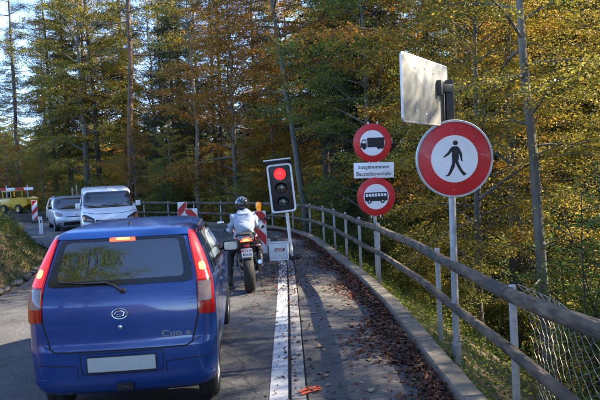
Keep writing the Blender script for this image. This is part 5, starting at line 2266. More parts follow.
# seat, tank, tail, fairing: lofted sections (y, half width, z bottom, z top)
def loft(secs, name, mat, n=16, sq=2.6, parent=bike):
    m = MB()
    V = []
    for (y, w, z0, z1) in secs:
        for k in range(n):
            a = 2 * pi * k / n
            c, s_ = cos(a), sin(a)
            V.append((w * math.copysign(abs(c) ** (2 / sq), c), y, (z0 + z1) / 2 + (z1 - z0) / 2 * math.copysign(abs(s_) ** (2 / sq), s_)))
    F = [(i * n + j, i * n + (j + 1) % n, (i + 1) * n + (j + 1) % n, (i + 1) * n + j) for i in range(len(secs) - 1) for j in range(n)]
    F += [tuple(range(n)), tuple((len(secs) - 1) * n + j for j in range(n))]
    m.add(V, F)
    return m.build(name, mat, parent, smooth=50)
loft([(-.30, .085, .87, .93), (-.22, .14, .84, .965), (-.05, .17, .80, .975), (.15, .16, .74, .92), (.38, .14, .66, .84)], 'tail_fairing', fair_b)
loft([(-.16, .08, .955, .99), (-.02, .115, .945, 1.0), (.10, .12, .93, .96)], 'pillion_seat', rubber)
loft([(.10, .10, .82, .90), (.25, .14, .77, .855), (.46, .13, .76, .86), (.58, .09, .78, .88)], 'seat', rubber)
loft([(.52, .10, .72, .90), (.66, .16, .70, 1.0), (.86, .17, .72, 1.04), (1.02, .12, .76, 1.0), (1.08, .07, .8, .95)], 'fuel_tank', fair_r)
loft([(.62, .17, .30, .66), (.85, .215, .28, .84), (1.10, .23, .36, 1.0), (1.28, .19, .56, 1.05), (1.48, .08, .72, .92)], 'front_fairing', fair_r)
loft([(1.06, .11, 1.0, 1.06), (1.18, .12, .98, 1.16), (1.34, .09, .94, 1.06)], 'windshield', dark_glass, sq=2)
for sg in (-1, 1):
    m = MB()
    m.prism([(-.24, .87), (.02, .83), (.22, .76), (.2, .84), (.0, .93), (-.2, .945)], 0, .012, Matrix(((0, 0, sg, sg * .152), (1, 0, 0, 0), (0, 1, 0, 0), (0, 0, 0, 1))))
    m.build('side_panel', fair_r, bike, bevel=.004)
m = MB()
m.prism(rounded([(-.105, -.02), (.105, -.02), (.055, .04), (-.055, .04)], .012), 0, .03, Matrix.Translation((0, -.302, .90)) @ Matrix.Rotation(rad(80), 4, 'X'))
tl_ = m.build('tail_light', brake_on, bike, bevel=.004)
m = MB()
m.prism(rounded([(-.06, -.012), (.06, -.012), (.03, .022), (-.03, .022)], .008), 0, .012, Matrix.Translation((0, -.334, .903)) @ Matrix.Rotation(rad(80), 4, 'X'))
m.build('bulb', brake_hot, tl_, bevel=.002)
# plate hanger, plate, reflector, indicators
m = MB()
m.box((0, -.27, .76), (.09, .03, .26), Matrix.Translation((0, -.27, .76)) @ Matrix.Rotation(rad(-12), 4, 'X') @ Matrix.Translation((0, .27, -.76)))
m.tube([(-.17, -.25, .80), (.17, -.25, .80)], .011, 8)
m.build('plate_hanger', black_pl, bike, bevel=.004)
Mp = Matrix.Translation((.0, -.315, .70)) @ Matrix.Rotation(rad(78), 4, 'X')
m = MB()
m.prism(rounded([(-.09, -.07), (.09, -.07), (.09, .07), (-.09, .07)], .008), 0, .003, Mp)
npl = m.build('number_plate', plate_white, bike)
text_mesh('plate_text', 'ZG·37', .062, ink, npl, Mp @ Matrix.Translation((.012, .034, .0036)), extrude=.0004, bold=.001)
text_mesh('plate_text', '40136', .064, ink, npl, Mp @ Matrix.Translation((0, -.03, .0036)), extrude=.0004, bold=.001)
m = MB()
m.prism([(-.084, .016), (-.058, .016), (-.058, .052), (-.084, .052)], .0032, .0042, Mp)
m.build('plate_shield', fair_r, npl)
m = MB()
m.box((0, -.295, .805), (.085, .014, .03))
m.build('reflector', red_lens, bike, bevel=.004)
for sg in (-1, 1):
    m = MB()
    m.ball((sg * .185, -.262, .80), (.045, .022, .022), 12, 8)
    i_ = m.build('indicator', clear_lens, bike)
    m = MB()
    m.cyl((sg * .10, -.25, .80), (sg * .15, -.258, .80), .01, 8)
    m.build('stalk', black_pl, i_)
# rear hugger, exhaust, pegs, chain
m = MB()
V = []
for a in np.linspace(.5, 2.2, 10):
    for x in (-.09, -.06, .06, .09):
        rr = .335 if abs(x) < .08 else .318
        V.append((x, rr * cos(a), .315 + rr * sin(a)))
m.add(V, [(i * 4 + j, i * 4 + j + 1, i * 4 + j + 5, i * 4 + j + 4) for i in range(9) for j in range(3)])
m.build('rear_mudguard', black_pl, bike)
m = MB()
m.tube([(.10, .85, .25), (.15, .5, .26), (.17, .28, .33), (.19, .02, .45), (.195, -.12, .50)], [.022, .025, .045, .058, .05], 16)
ex = m.build('exhaust', engine_m, bike)
m = MB()
m.tube([(.195, -.121, .50), (.196, -.15, .512)], .036, 14)
m.build('exhaust_tip', chrome, ex)
for sg in (-1, 1):
    m = MB()
    m.cyl((sg * .13, .42, .36), (sg * .27, .40, .36), .013, 8)
    m.box((sg * .15, .42, .42), (.015, .1, .2))
    m.build('foot_peg', alloy, bike)
m = MB()
m.tube([(-.13, .0, .395), (-.13, .6, .46)], .012, 6)
m.tube([(-.13, .0, .235), (-.13, .6, .36)], .012, 6)
m.lathe([(.02, -.004), (.085, -.004), (.085, .004), (.02, .004)], 24, Matrix.Translation((-.13, 0, .315)) @ Matrix.Rotation(pi / 2, 4, 'Y'))
m.build('drive_chain', engine_m, bike)
m = MB()
m.tube([(-.345, .80, .985), (-.23, .90, .995), (-.08, 1.02, .97), (.08, 1.02, .97), (.23, .90, .995), (.345, .80, .985)], .012, 10)
hb_ = m.build('handlebar', steel_d, bike)
for sg in (-1, 1):
    m = MB()
    m.tube([(sg * .355, .787, .984), (sg * .245, .888, .994)], .018, 12)
    m.build('grip', rubber, hb_)
    m = MB()
    m.tube([(sg * .2, 1.1, 1.03), (sg * .30, 1.08, 1.09), (sg * .38, 1.05, 1.10)], .008, 8)
    mr_ = m.build('mirror', black_pl, bike)
    m = MB()
    m.ball((sg * .42, 1.05, 1.105), (.065, .022, .036), 14, 8)
    m.build('mirror_shell', chrome if sg < 0 else black_pl, mr_)

# rider
hoodie = pm('pale_blue_hoodie', (.30, .36, .43), .92, var=.12, scale=9, bump=.55, bscale=14, sheen=.2)
trouser = pm('black_trousers', (.014, .014, .016), .85, var=.3, scale=12, bump=.5, bscale=20)
boot_m = pm('dark_boot_leather', (.03, .024, .02), .5, var=.3, scale=20)
glove_m = pm('black_glove', (.015, .015, .016), .7, var=.2)
helmet_m = pm('helmet_black', (.015, .016, .018), .18, var=.1, coat=.8)
helmet_g = pm('helmet_grey_stripe', (.33, .34, .36), .25, var=.1, coat=.6)
visor_m = pm('tinted_visor', (.02, .022, .03), .06, var=.05, coat=1.)
rider = thing('person', 'motorcyclist in a pale blue hooded jacket and dark helmet, left foot on the road', 'person', bike.location, 0)
rider.rotation_euler = bike.rotation_euler
R_ = {
    'pel': ((0, .30, .90), (.16, .125)), 'wa': ((0, .36, 1.04), (.13, .10)), 'ch': ((0, .46, 1.19), (.15, .11)), 'nk': ((0, .55, 1.325), .055), 'hd': ((0, .58, 1.40), .06),
    'ls': ((-.15, .48, 1.23), .058), 'le': ((-.22, .58, 1.01), .042), 'lw': ((-.30, .80, 1.01), .03),
    'rs': ((.15, .48, 1.23), .058), 're': ((.22, .58, 1.01), .042), 'rw': ((.30, .80, 1.01), .03),
    'lh': ((-.13, .34, .84), .10), 'lk': ((-.285, .60, .56), .068), 'la': ((-.325, .36, .13), .042), 'lt': ((-.345, .52, .055), .038),
    'rh': ((.13, .34, .84), .10), 'rk': ((.235, .74, .67), .068), 'ra': ((.215, .36, .42), .042), 'rt': ((.235, .52, .385), .036)}
RE = [('pel', 'wa'), ('wa', 'ch'), ('ch', 'nk'), ('nk', 'hd'), ('ch', 'ls'), ('ls', 'le'), ('le', 'lw'), ('ch', 'rs'), ('rs', 're'), ('re', 'rw'),
      ('pel', 'lh'), ('lh', 'lk'), ('lk', 'la'), ('la', 'lt'), ('pel', 'rh'), ('rh', 'rk'), ('rk', 'ra'), ('ra', 'rt')]
skin_mesh('body', R_, RE, trouser, rider, 2)
J_ = {
    'hem': ((0, .26, .93), (.185, .15)), 'wa': ((0, .33, 1.03), (.185, .145)), 'ch': ((0, .44, 1.18), (.20, .145)), 'sh': ((0, .50, 1.285), (.13, .10)), 'nk': ((0, .53, 1.335), (.085, .08)),
    'ls': ((-.165, .48, 1.235), .078), 'lu': ((-.20, .52, 1.12), .07), 'le': ((-.225, .58, 1.01), .062), 'lf': ((-.265, .70, 1.005), .054), 'lw': ((-.30, .785, 1.01), .042),
    'rs': ((.165, .48, 1.235), .078), 'ru': ((.20, .52, 1.12), .07), 're': ((.225, .58, 1.01), .062), 'rf': ((.265, .70, 1.005), .054), 'rw': ((.30, .785, 1.01), .042)}
JE = [('hem', 'wa'), ('wa', 'ch'), ('ch', 'sh'), ('sh', 'nk'), ('ch', 'ls'), ('ls', 'lu'), ('lu', 'le'), ('le', 'lf'), ('lf', 'lw'), ('ch', 'rs'), ('rs', 'ru'), ('ru', 're'), ('re', 'rf'), ('rf', 'rw')]
jk = skin_mesh('hooded_jacket', J_, JE, hoodie, rider, 2)
for v in jk.data.vertices:          # folds of slack cloth
    x, y, z = v.co
    v.co += v.normal * (.013 * sin(z * 50 + x * 19 + 2.4 * sin(x * 14 + z * 5)) + .008 * sin(x * 41 + z * 23) + .004 * sin(z * 110 + x * 60))
skin_mesh('hood', {'a': ((-.10, .46, 1.31), (.045, .035)), 'b': ((-.06, .40, 1.27), (.055, .04)), 'c': ((0, .375, 1.245), (.06, .045)), 'd': ((.06, .40, 1.27), (.055, .04)), 'e': ((.10, .46, 1.31), (.045, .035))},
          [('a', 'b'), ('b', 'c'), ('c', 'd'), ('d', 'e')], hoodie, jk, 2, root=2)
m = MB()
m.tube([(0.19 * cos(a), .265 + .152 * sin(a), .905 + .01 * sin(3 * a)) for a in np.linspace(0, 2 * pi, 30)], .016, 8, False)
m.build('jacket_hem', hoodie, jk, smooth=180)
head_mesh('head', (0, .60, 1.45), skin_m, rider)
m = MB()
n, k = 28, 16
V = []
HC = Vector((0, .59, 1.445))
for i in range(k + 1):
    a = -pi / 2 * .72 + (pi / 2 * 1.72) * i / k
    for j in range(n):
        t = 2 * pi * j / n
        X, Y, Z = .125 * cos(a) * cos(t), .15 * cos(a) * sin(t), .135 * sin(a)
        if Z < -.03 and Y > .03:
            Y += .02
        if Y < -.05 and abs(Z) < .08:
            Y -= .006
        V.append(HC + Vector((X, Y, Z)))
F = [(i * n + j, i * n + (j + 1) % n, (i + 1) * n + (j + 1) % n, (i + 1) * n + j) for i in range(k) for j in range(n)]
m.add(V, F)
hel = m.build('helmet', helmet_m, rider, smooth=180)
def on_helmet(az, el, off=1.012):
    return HC + Vector((.125 * cos(el) * cos(az), .15 * cos(el) * sin(az), .135 * sin(el))) * off
for (a0, e0, a1, e1, w) in ((-2.6, .1, -2.0, .95, .09), (-.5, .1, -1.1, .95, .09), (-2.3, -.25, -.85, -.25, .07), (-1.9, .35, -1.72, 1.1, .07), (-1.25, .35, -1.42, 1.1, .07)):
    m = MB()
    V = []
    for t in np.linspace(0, 1, 9):
        az, el = a0 + (a1 - a0) * t, e0 + (e1 - e0) * t + .12 * sin(t * pi)
        ww = w * (1 - .55 * t)
        da, de = (0, ww) if abs(a1 - a0) > abs(e1 - e0) else (ww / max(.3, cos(el)), 0)
        V += [on_helmet(az - da, el - de), on_helmet(az + da, el + de)]
    m.add(V, [(2 * i, 2 * i + 1, 2 * i + 3, 2 * i + 2) for i in range(8)])
    m.build('helmet_stripe', helmet_g, hel, smooth=180)
m = MB()
V = []
for el in np.linspace(-.35, .42, 7):
    for az in np.linspace(.25, pi - .25, 15):
        V.append(on_helmet(az, el, 1.015))
m.add(V, [(i * 15 + j, i * 15 + j + 1, (i + 1) * 15 + j + 1, (i + 1) * 15 + j) for i in range(6) for j in range(14)])
m.build('visor', visor_m, hel, smooth=180)
for sg in (-1, 1):
    hand_mesh('glove', (sg * .302, .778, 1.012), (0, .95, -.1), (0, -.2, -1), glove_m, rider, 1.25, 1.05, 1 if sg < 0 else -1)
def boot(a, t, name):
    a, t = Vector(a), Vector(t)
    d = (t - a)
    d.z = 0
    d.normalize()
    z = min(a.z, t.z)
    o = skin_mesh(name, {'s': (a + Vector((0, .02, .12)), .056), 'a': (a + Vector((0, 0, -.0)), (.054, .056)), 'h': (a - d * .05 + Vector((0, 0, -.05)), (.046, .04)), 'm': (a + d * .1 + Vector((0, 0, -.055)), (.05, .038)), 't': (a + d * .2 + Vector((0, 0, -.066)), (.045, .028))},
                  [('s', 'a'), ('a', 'h'), ('a', 'm'), ('m', 't')], boot_m, rider, 2, root=1)
boot((-.325, .36, .125), (-.36, .55, .05), 'boot')
boot((.215, .36, .455), (.24, .55, .45), 'boot')

# ------------------------------------------------------------------ signal, signs, beacons
black_h = pm('black_signal_housing', (.016, .016, .017), .4, var=.15, scale=20, coat=.2)
white_t = pm('white_signal_trim', (.8, .8, .78), .45, var=.05, dirt=.15)
sig_red = pm('red_signal_lit', (.6, .02, .02), .25, var=.2, scale=60, emis=(1., .02, .025), estr=.34)
lens_y = pm('dark_amber_signal_lens', (.05, .04, .022), .14, var=.3, scale=60, coat=.6)
lens_g = pm('dark_green_signal_lens', (.025, .045, .04), .14, var=.3, scale=60, coat=.6)
sig = thing('traffic_light', 'temporary traffic light showing red, white rimmed black housing on a leaning pole', 'traffic light', (.04, 13.7, float(rdz(13.7))))
sig.rotation_euler = (0, rad(-4.3), rad(-2))
sig.scale = (1.08, 1.08, 1.08)
m = MB()
m.cyl((0, 0, .0), (0, 0, 1.08), .034, 16)
m.build('pole', white_t, sig)
m = MB()
m.box((0, .0, .03), (.34, .42, .06))
m.build('base_foot', rubber, sig, bevel=.02)
SX, SZ = -.045, 1.52
m = MB()
m.prism(rounded([(-.235, -.48), (.235, -.48), (.235, .48), (-.235, .48)], .06), 0, .20, Matrix.Translation((SX, .10, SZ)) @ Matrix.Rotation(rad(90), 4, 'X'))
hs = m.build('housing', black_h, sig, bevel=.01)
m = MB()
Mh = Matrix.Translation((SX, -.105, SZ)) @ Matrix.Rotation(rad(90), 4, 'X')
o_ = rounded([(-.262, -.508), (.262, -.508), (.262, .508), (-.262, .508)], .085, 8)
i_ = rounded([(-.225, -.472), (.225, -.472), (.225, .472), (-.225, .472)], .06, 8)
n = len(o_)
V = [Mh @ Vector((p[0], p[1], z)) for z in (0, .022) for q in (o_, i_) for p in q]
F = []
for k in range(n):
    k2 = (k + 1) % n
    F += [(k, k2, n + k2, n + k), (2 * n + k, 2 * n + k2, 3 * n + k2, 3 * n + k), (k, k2, 2 * n + k2, 2 * n + k), (n + k, n + k2, 3 * n + k2, 3 * n + k)]
m.add(V, F)
m.build('white_border', white_t, hs, smooth=40)
for dz, mt, nm in ((.30, sig_red, 'red_lens'), (0, lens_y, 'amber_lens'), (-.30, lens_g, 'green_lens')):
    Ml = Matrix.Translation((SX, -.10, SZ + dz)) @ Matrix.Rotation(rad(90), 4, 'X')
    m = MB()
    m.lathe([(.125, 0), (.12, .012), (.08, .026), (.04, .032), (0, .034)], 32, Ml)
    m.build(nm, mt, hs, smooth=60)
    m = MB()
    V = []
    for a in np.linspace(-.35, pi + .35, 26):
        for (r0, d) in ((.133, 0), (.137, 0), (.137, .17), (.133, .17)):
            dd = d * (.45 + .55 * max(0, sin(a)) if d else 0)
            V.append(Ml @ Vector((r0 * cos(a), r0 * sin(a), dd)))
    F = [(4 * i + j, 4 * i + (j + 1) % 4, 4 * i + 4 + (j + 1) % 4, 4 * i + 4 + j) for i in range(25) for j in range(4)] + [(0, 1, 2, 3), (100, 101, 102, 103)]
    m.add(V, F)
    m.lathe([(.127, 0), (.139, 0), (.139, .012), (.127, .012)], 32, Ml)
    m.build('visor', black_h, hs, smooth=40)
m = MB()
m.box((SX - .02, -.02, SZ + .56), (.56, .40, .045), Matrix.Translation((SX, 0, SZ + .58)) @ Matrix.Rotation(rad(-9), 4, 'X') @ Matrix.Translation((-SX, 0, -SZ - .58)))
sp_ = m.build('solar_panel', black_h, sig, bevel=.004)
m = MB()
m.box((SX - .02, -.222, SZ + .605), (.565, .012, .022))
m.build('panel_edge', white_t, sp_)
m = MB()
m.box((SX, .02, SZ + .525), (.34, .2, .07))
m.build('panel_bracket', steel_d, sig)

# battery crate beside the pole with a white notice
crate_m = pm('grey_battery_crate', (.30, .30, .29), .6, var=.15, scale=14, dirt=.5)
cr = thing('battery_crate', 'grey battery crate with a white framed notice standing beside the traffic light pole', 'crate', (-.25, 13.45, float(rdz(13.45))), rad(-3))
m = MB()
m.box((0, .12, .19), (.42, .3, .36))
m.box((0, .12, .385), (.44, .32, .03))
m.build('case', crate_m, cr, bevel=.015)
m = MB()
for x in (-.2, .2):
    m.box((x, -.06, .22), (.03, .03, .44))
m.box((0, -.06, .425), (.43, .03, .03))
m.box((0, -.06, .03), (.43, .03, .03))
m.build('frame', white_t, cr, bevel=.004)
m = MB()
m.box((0, -.068, .225), (.365, .012, .355))
nb = m.build('notice_board', plate_white, cr, bevel=.003)
text_mesh('notice_text', 'STOP', .10, red_lens, nb, Matrix.Translation((.02, -.0755, .25)) @ Matrix.Rotation(rad(90), 4, 'X'), bold=.004)
m = MB()
m.box((-.12, .05, .45), (.12, .14, .1))
m.cyl((-.12, -.022, .455), (-.12, -.035, .455), .03, 16)
m.build('sensor_box', steel_d, cr, bevel=.01)
m = MB()
m.tube([(-.1, .2, .4), (-.2, .25, .3), (.05, .3, .02), (.2, .2, .02), (.26, .2, .1)], .011, 6)
m.build('cable', rubber, cr)

# red and white beacons
board_w = pm('beacon_white', (.74, .73, .7), .5, var=.05, dirt=.2)
board_r = pm('beacon_red', (.5, .02, .02), .5, var=.1, dirt=.1)
foot_m = pm('recycled_rubber_foot', (.03, .03, .03), .9, var=.3, scale=20, dirt=.4)
lamp_o = pm('amber_lamp', (.75, .24, .01), .25, var=.15, coat=.5, emis=(1, .35, .02), estr=.06)
def beacon(x, y, label, rz=0., lamp=False, flip=1, h=1.0, w=.25):
    r = thing('warning_beacon', label, 'beacon', (x, y, float(rdz(y))), rz, 'red and white works beacons')
    m = MB()
    m.prism(rounded([(-.2, -.4), (.2, -.4), (.2, .4), (-.2, .4)], .05), 0, .11)
    m.build('foot', foot_m, r, bevel=.012)
    m = MB()
    m.box((0, 0, .15 + h / 2), (w, .03, h))
    m.build('board', board_w, r, bevel=.006)
    z0, z1 = .15, .15 + h
    st = .24
    k = 0
    z = z0 - w
    while z < z1:
        poly = [(-w / 2, z), (w / 2, z + w), (w / 2, z + w + st), (-w / 2, z + st)] if flip > 0 else [(w / 2, z), (-w / 2, z + w), (-w / 2, z + w + st), (w / 2, z + st)]
        def clip(pl, lim, keep_above):
            out = []
            for i in range(len(pl)):
                a, b = pl[i], pl[(i + 1) % len(pl)]
                ia = a[1] >= lim if keep_above else a[1] <= lim
                ib = b[1] >= lim if keep_above else b[1] <= lim
                if ia:
                    out.append(a)
                if ia != ib:
                    t = (lim - a[1]) / (b[1] - a[1])
                    out.append((a[0] + (b[0] - a[0]) * t, lim))
            return out
        pl = clip(clip(poly, z0 + .012, True), z1 - .012, False) if True else poly
        pl = [(p[0] * .93, p[1]) for p in pl]
        if len(pl) > 2:
            m = MB()
            m.prism(pl, .0155, .0175, Matrix(((1, 0, 0, 0), (0, 0, -1, 0), (0, 1, 0, 0), (0, 0, 0, 1))))
            m.build('red_stripe', board_r, r, smooth=0)
        z += st * 2
    m = MB()
    m.cyl((0, .03, .1), (0, .03, z1 - .1), .02, 10)
    m.build('tube', steel, r)
    if lamp:
        m = MB()
        m.box((0, 0, z1 + .03), (.10, .08, .06))
        m.build('lamp_case', lamp_o, r, bevel=.012)
        m = MB()
        m.lathe([(0, .15), (.04, .145), (.062, .11), (.066, .05), (.058, .0), (0, 0)], 20, Matrix.Translation((0, 0, z1 + .06)))
        m.build('lamp', lamp_o, r, smooth=60)
    return r
beacon(-.68, 13.75, 'red and white beacon topped with an amber lamp right of the motorcyclist', rad(2), True, -1, h=.98, w=.31)
beacon(-2.98, 16.9, 'red and white beacon rising behind the blue car roof, left one of two', rad(3), False, 1, h=1.15)
beacon(-2.38, 14.7, 'broad red and white beacon just above the right end of the blue car roof', rad(-2), False, -1, h=1.06, w=.30)
beacon(-13.0, 31.0, 'small far red and white beacon left of the silver hatchback', rad(20), False, 1, h=1.0, w=.27)

# small round signs on one post
sign_r = pm('sign_red', (.62, .014, .022), .38, var=.14, scale=7, chips=(.45, .3, .28), dirt=.16, coat=.2)
sign_w = pm('sign_white', (.86, .86, .85), .38, var=.05, scale=5, dirt=.1, coat=.2)
sign_b = pm('sign_back_aluminium', (.5, .51, .52), .45, metal=.6, var=.15)
UP = Matrix(((1, 0, 0, 0), (0, 0, -1, 0), (0, 1, 0, 0), (0, 0, 0, 1)))      # picture plane: x right, y up, z towards the road users
def disc(parent, x, z, y, R, ring, tilt=0., rim=False):
    M = Matrix.Translation((x, y, z)) @ Matrix.Rotation(tilt, 4, 'Z') @ UP
    m = MB()
    m.lathe([(0, -.004), (R, -.004), (R, .004), (R - .004, .0055), (0, .0055)], 56, M)
    d = m.build('round_sign', sign_r, parent, smooth=40)
    m = MB()
    m.lathe([(0, .0075), (R * ring, .0075), (R * ring, .0055), (0, .0055)], 56, M)
    m.build('white_disc', sign_w, d, smooth=40)
    if rim:
        m = MB()
        m.lathe([(R - .016, -.012), (R + .006, -.014), (R + .012, 0), (R + .006, .016), (R - .012, .016), (R - .014, .006)], 56, M)
        m.build('metal_rim', sign_b, d, smooth=60)
    return d, M
sp = thing('road_sign', 'two small round truck and bus signs with a text plate between them', 'road sign', (1.73, 11.62, float(rdz(11.6)) - .35), 0)
m = MB()
m.cyl((-.045, .045, 0), (-.045, .045, 3.0), .030, 16)
m.build('pole', steel, sp)
zo = .35 - float(rdz(11.6))
d1, M1 = disc(sp, -.05, 2.375 + zo, 0, .375, .655, rad(3))
d2, M2 = disc(sp, -.015, 1.33 + zo, 0, .375, .655, rad(3))
def pict(polys, M, parent, name, mat=ink, z0=.0078, z1=.0092):
    for nm, pl in polys:
        m = MB()
        m.prism(pl, z0, z1, M)
        m.build(nm, mat, parent, smooth=0)
s = .375
truck = [('truck_symbol', [(-.10, -.085), (.235, -.085), (.235, .10), (-.10, .10)]), ('truck_symbol', [(-.235, -.085), (-.115, -.085), (-.115, .07), (-.185, .07), (-.235, -.005)])]
pict(truck, M1, d1, 'truck')
pict([('cab_window', [(-.212, -.0), (-.13, -.0), (-.13, .05), (-.178, .05)])], M1, d1, 'w', sign_w, .0094, .0102)
for x in (-.165, .12, .185):
    m = MB()
    m.lathe([(0, .0102), (.036, .0102), (.036, .0094), (0, .0094)], 20, M1 @ Matrix.Translation((x, -.088, 0)))
    m.build('truck_symbol', ink, d1, smooth=0)
bus = [('bus_symbol', rounded([(-.225, -.085), (.225, -.085), (.225, .085), (-.225, .085)], .025))]
pict(bus, M2, d2, 'bus')
for k in range(7):
    x = -.205 + k * .06
    pict([('bus_window', [(x, .005), (x + .045, .005), (x + .045, .06), (x, .06)])], M2, d2, 'w', sign_w, .0094, .0102)
for x in (-.135, .125):
    m = MB()
    m.lathe([(0, .0104), (.043, .0104), (.043, .0094), (0, .0094)], 20, M2 @ Matrix.Translation((x, -.088, 0)))
    m.build('bus_symbol', ink, d2, smooth=0)
    m = MB()
    m.lathe([(0, .0114), (.016, .0114), (.016, .0106), (0, .0106)], 14, M2 @ Matrix.Translation((x, -.088, 0)))
    m.build('wheel_hub', sign_w, d2, smooth=0)
m = MB()
m.box((-.04, 0, 1.845 + zo), (.78, .008, .30), Matrix.Translation((-.04, 0, 1.845 + zo)) @ Matrix.Rotation(rad(1.2), 4, 'Y') @ Matrix.Translation((.04, 0, -1.845 - zo)))
tp = m.build('text_plate', sign_w, sp, bevel=.002)
Mt = Matrix.Translation((-.04, -.0045, 1.845 + zo)) @ Matrix.Rotation(rad(1.2), 4, 'Y') @ UP
text_mesh('plate_text', 'ausgenommen', .105, ink, tp, Mt @ Matrix.Translation((0, .066, 0)), bold=.0012)
text_mesh('plate_text', 'Baustellenverkehr', .105, ink, tp, Mt @ Matrix.Translation((0, -.070, 0)), bold=.0012, sx=.9)
m = MB()
for z in (2.375, 1.33):
    for dz in (-.2, .2):
        m.box((-.03, .03, z + dz + zo), (.2, .045, .035))
for dz in (-.06, .06):
    m.box((-.04, .03, 1.845 + dz + zo), (.2, .045, .03))
m.build('clamp', sign_b, sp, bevel=.004)
m = MB()
for z in (2.375, 1.33):
    for sg in (-1, 1):
        for dz in (-.385, .385):
            m.box((-.03 + sg * .09, -.0, z + dz + zo), (.022, .02, .05))
m.build('edge_clip', white_t, sp)

# pedestrian sign with the back of a road mirror on the same pole
ped = thing('road_sign', 'large round no pedestrians sign with the back of a road mirror above it', 'road sign', (1.735, 6.17, float(rdz(6.1)) - .25), 0)
zo = .25 - float(rdz(6.1))
m = MB()
m.cyl((-.02, .06, 0), (-.02, .06, 2.76 + zo), .036, 20)
m.cyl((-.02, .06, .02), (-.02, .06, .30), .05, 20)
m.build('pole', steel, ped)
d3, M3 = disc(ped, 0, 1.975 + zo, 0, .392, .62, 0, True)
man = [
    [(-.002, .166), (.03, .166), (.046, .185), (.044, .208), (.028, .224), (.004, .224), (-.014, .208), (-.016, .186)],                      # head
    [(-.032, .15), (.03, .157), (.052, .14), (.056, .09), (.05, -.01), (.04, -.03), (-.03, -.03), (-.036, .03), (-.03, .08)],               # trunk
    [(-.028, .148), (-.012, .11), (-.066, .055), (-.112, .028), (-.132, .016), (-.138, .03), (-.118, .05), (-.078, .086), (-.052, .13)],      # arm forward
    [(.042, .148), (.062, .132), (.094, .06), (.094, -.004), (.10, -.03), (.086, -.036), (.072, -.008), (.062, .05), (.036, .1)],             # arm back
    [(-.03, -.028), (.012, -.028), (-.004, -.10), (-.04, -.165), (-.07, -.205), (-.115, -.212), (-.116, -.2), (-.088, -.186), (-.062, -.13), (-.044, -.08)],  # front leg
    [(.0, -.028), (.041, -.028), (.066, -.09), (.098, -.15), (.14, -.188), (.128, -.205), (.10, -.208), (.064, -.158), (.03, -.10)],           # rear leg
]
for k, pl in enumerate(man):
    m = MB()
    m.prism([(p[0] * .84, p[1] * .84) for p in pl], .0078, .0090 + .0004 * k, M3)
    m.build('walking_figure', ink, d3, smooth=0)
m = MB()
m.box((-.02, .07, 1.975 + .2 + zo), (.3, .03, .04))
m.box((-.02, .07, 1.975 - .2 + zo), (.3, .03, .04))
m.build('clamp', sign_b, ped, bevel=.004)
mir_m = pm('weathered_mirror_back', (.24, .24, .215), .6, var=.2, scale=5, bump=.15, dirt=.6)
a_, b_ = Vector((-.665, -.80)), Vector((.005, .19))
mid = (a_ + b_) / 2
ang = math.atan2(b_.y - a_.y, b_.x - a_.x)
Mm = Matrix.Translation((mid.x, mid.y, 2.635 + zo)) @ Matrix.Rotation(ang, 4, 'Z') @ UP
hw = (b_ - a_).length / 2
m = MB()
m.prism(rounded([(-hw, -.305), (hw, -.305), (hw, .305), (-hw, .305)], .03), -.03, .0, Mm)
mb_ = m.build('mirror_back', mir_m, ped, bevel=.006)
m = MB()
o_ = rounded([(-hw, -.305), (hw, -.305), (hw, .305), (-hw, .305)], .03)
m.tube([Mm @ Vector((p[0] * 1.003, p[1] * 1.003, -.012)) for p in o_ + o_[:1]], .013, 6, False)
m.build('mirror_rim', sign_b, mb_)
m = MB()
for (x, y) in ((-.5, .2), (-.1, .22), (.3, .2), (-.5, -.2), (-.1, -.22)):
    m.lathe([(0, .006), (.012, .005), (.014, 0)], 10, Mm @ Matrix.Translation((x * hw, y, .0)))
m.build('rivet', sign_b, mb_)
bk_ = pm('dark_bracket_steel', (.06, .062, .065), .5, metal=.4, var=.2)
m = MB()
pc = Vector((-.02, .06, 2.70 + zo))
m.box((pc.x, pc.y - .005, 2.58 + zo), (.08, .08, .42))
m.box((pc.x - .07, pc.y - .05, 2.70 + zo), (.18, .07, .085), Matrix.Translation((pc.x - .05, pc.y - .05, 2.7 + zo)) @ Matrix.Rotation(rad(20), 4, 'Z') @ Matrix.Translation((-pc.x + .05, -pc.y + .05, -2.7 - zo)))
m.box((pc.x - .15, pc.y - .13, 2.70 + zo), (.05, .10, .15), Matrix.Translation((pc.x - .15, pc.y - .13, 2.7 + zo)) @ Matrix.Rotation(ang, 4, 'Z') @ Matrix.Translation((-pc.x + .15, -pc.y + .13, -2.7 - zo)))
m.build('bracket', bk_, ped, bevel=.008)

# ------------------------------------------------------------------ far left: delineator, plank parapet, yellow dumper, works barrier
dl = thing('marker_post', 'short white marker post at the far road edge left of the silver car', 'post', (-9.95, 24.2, float(rdz(24.2)) - .1), .6)
m = MB()
m.prism(rounded([(-.075, -.05), (.075, -.05), (.055, .06), (-.055, .06)], .02), 0, .74)
m.build('post_body', white_t, dl, bevel=.01)
m = MB()
m.box((0, 0, .775), (.15, .11, .07))
m.build('post_cap', white_t, dl, bevel=.02)
m = MB()
m.box((0, -.053, .62), (.05, .008, .12))
m.build('reflector', steel_d, dl)
plank_m = bark_mat('grey_planks', (.06, .06, .055), (.14, .135, .12), 10)
pw = thing('plank_parapet', 'low sloping grey board parapet on top of the left bank', 'parapet', (0, 0, 0))
A_, B_ = Vector((-9.6, 17.2, 1.28)), Vector((-9.25, 20.6, .38))
for k in range(3):
    m = MB()
    a = A_ + Vector((0, 0, -.24 * k))
    b = B_ + Vector((0, 0, -.16 * k))
    d = (b - a).normalized()
    m.tube([a, (a + b) / 2 + Vector((.01, 0, -.01)), b], [.1, .1, .1], 4)
    ob = m.build('plank', plank_m, pw, smooth=0)
m = MB()
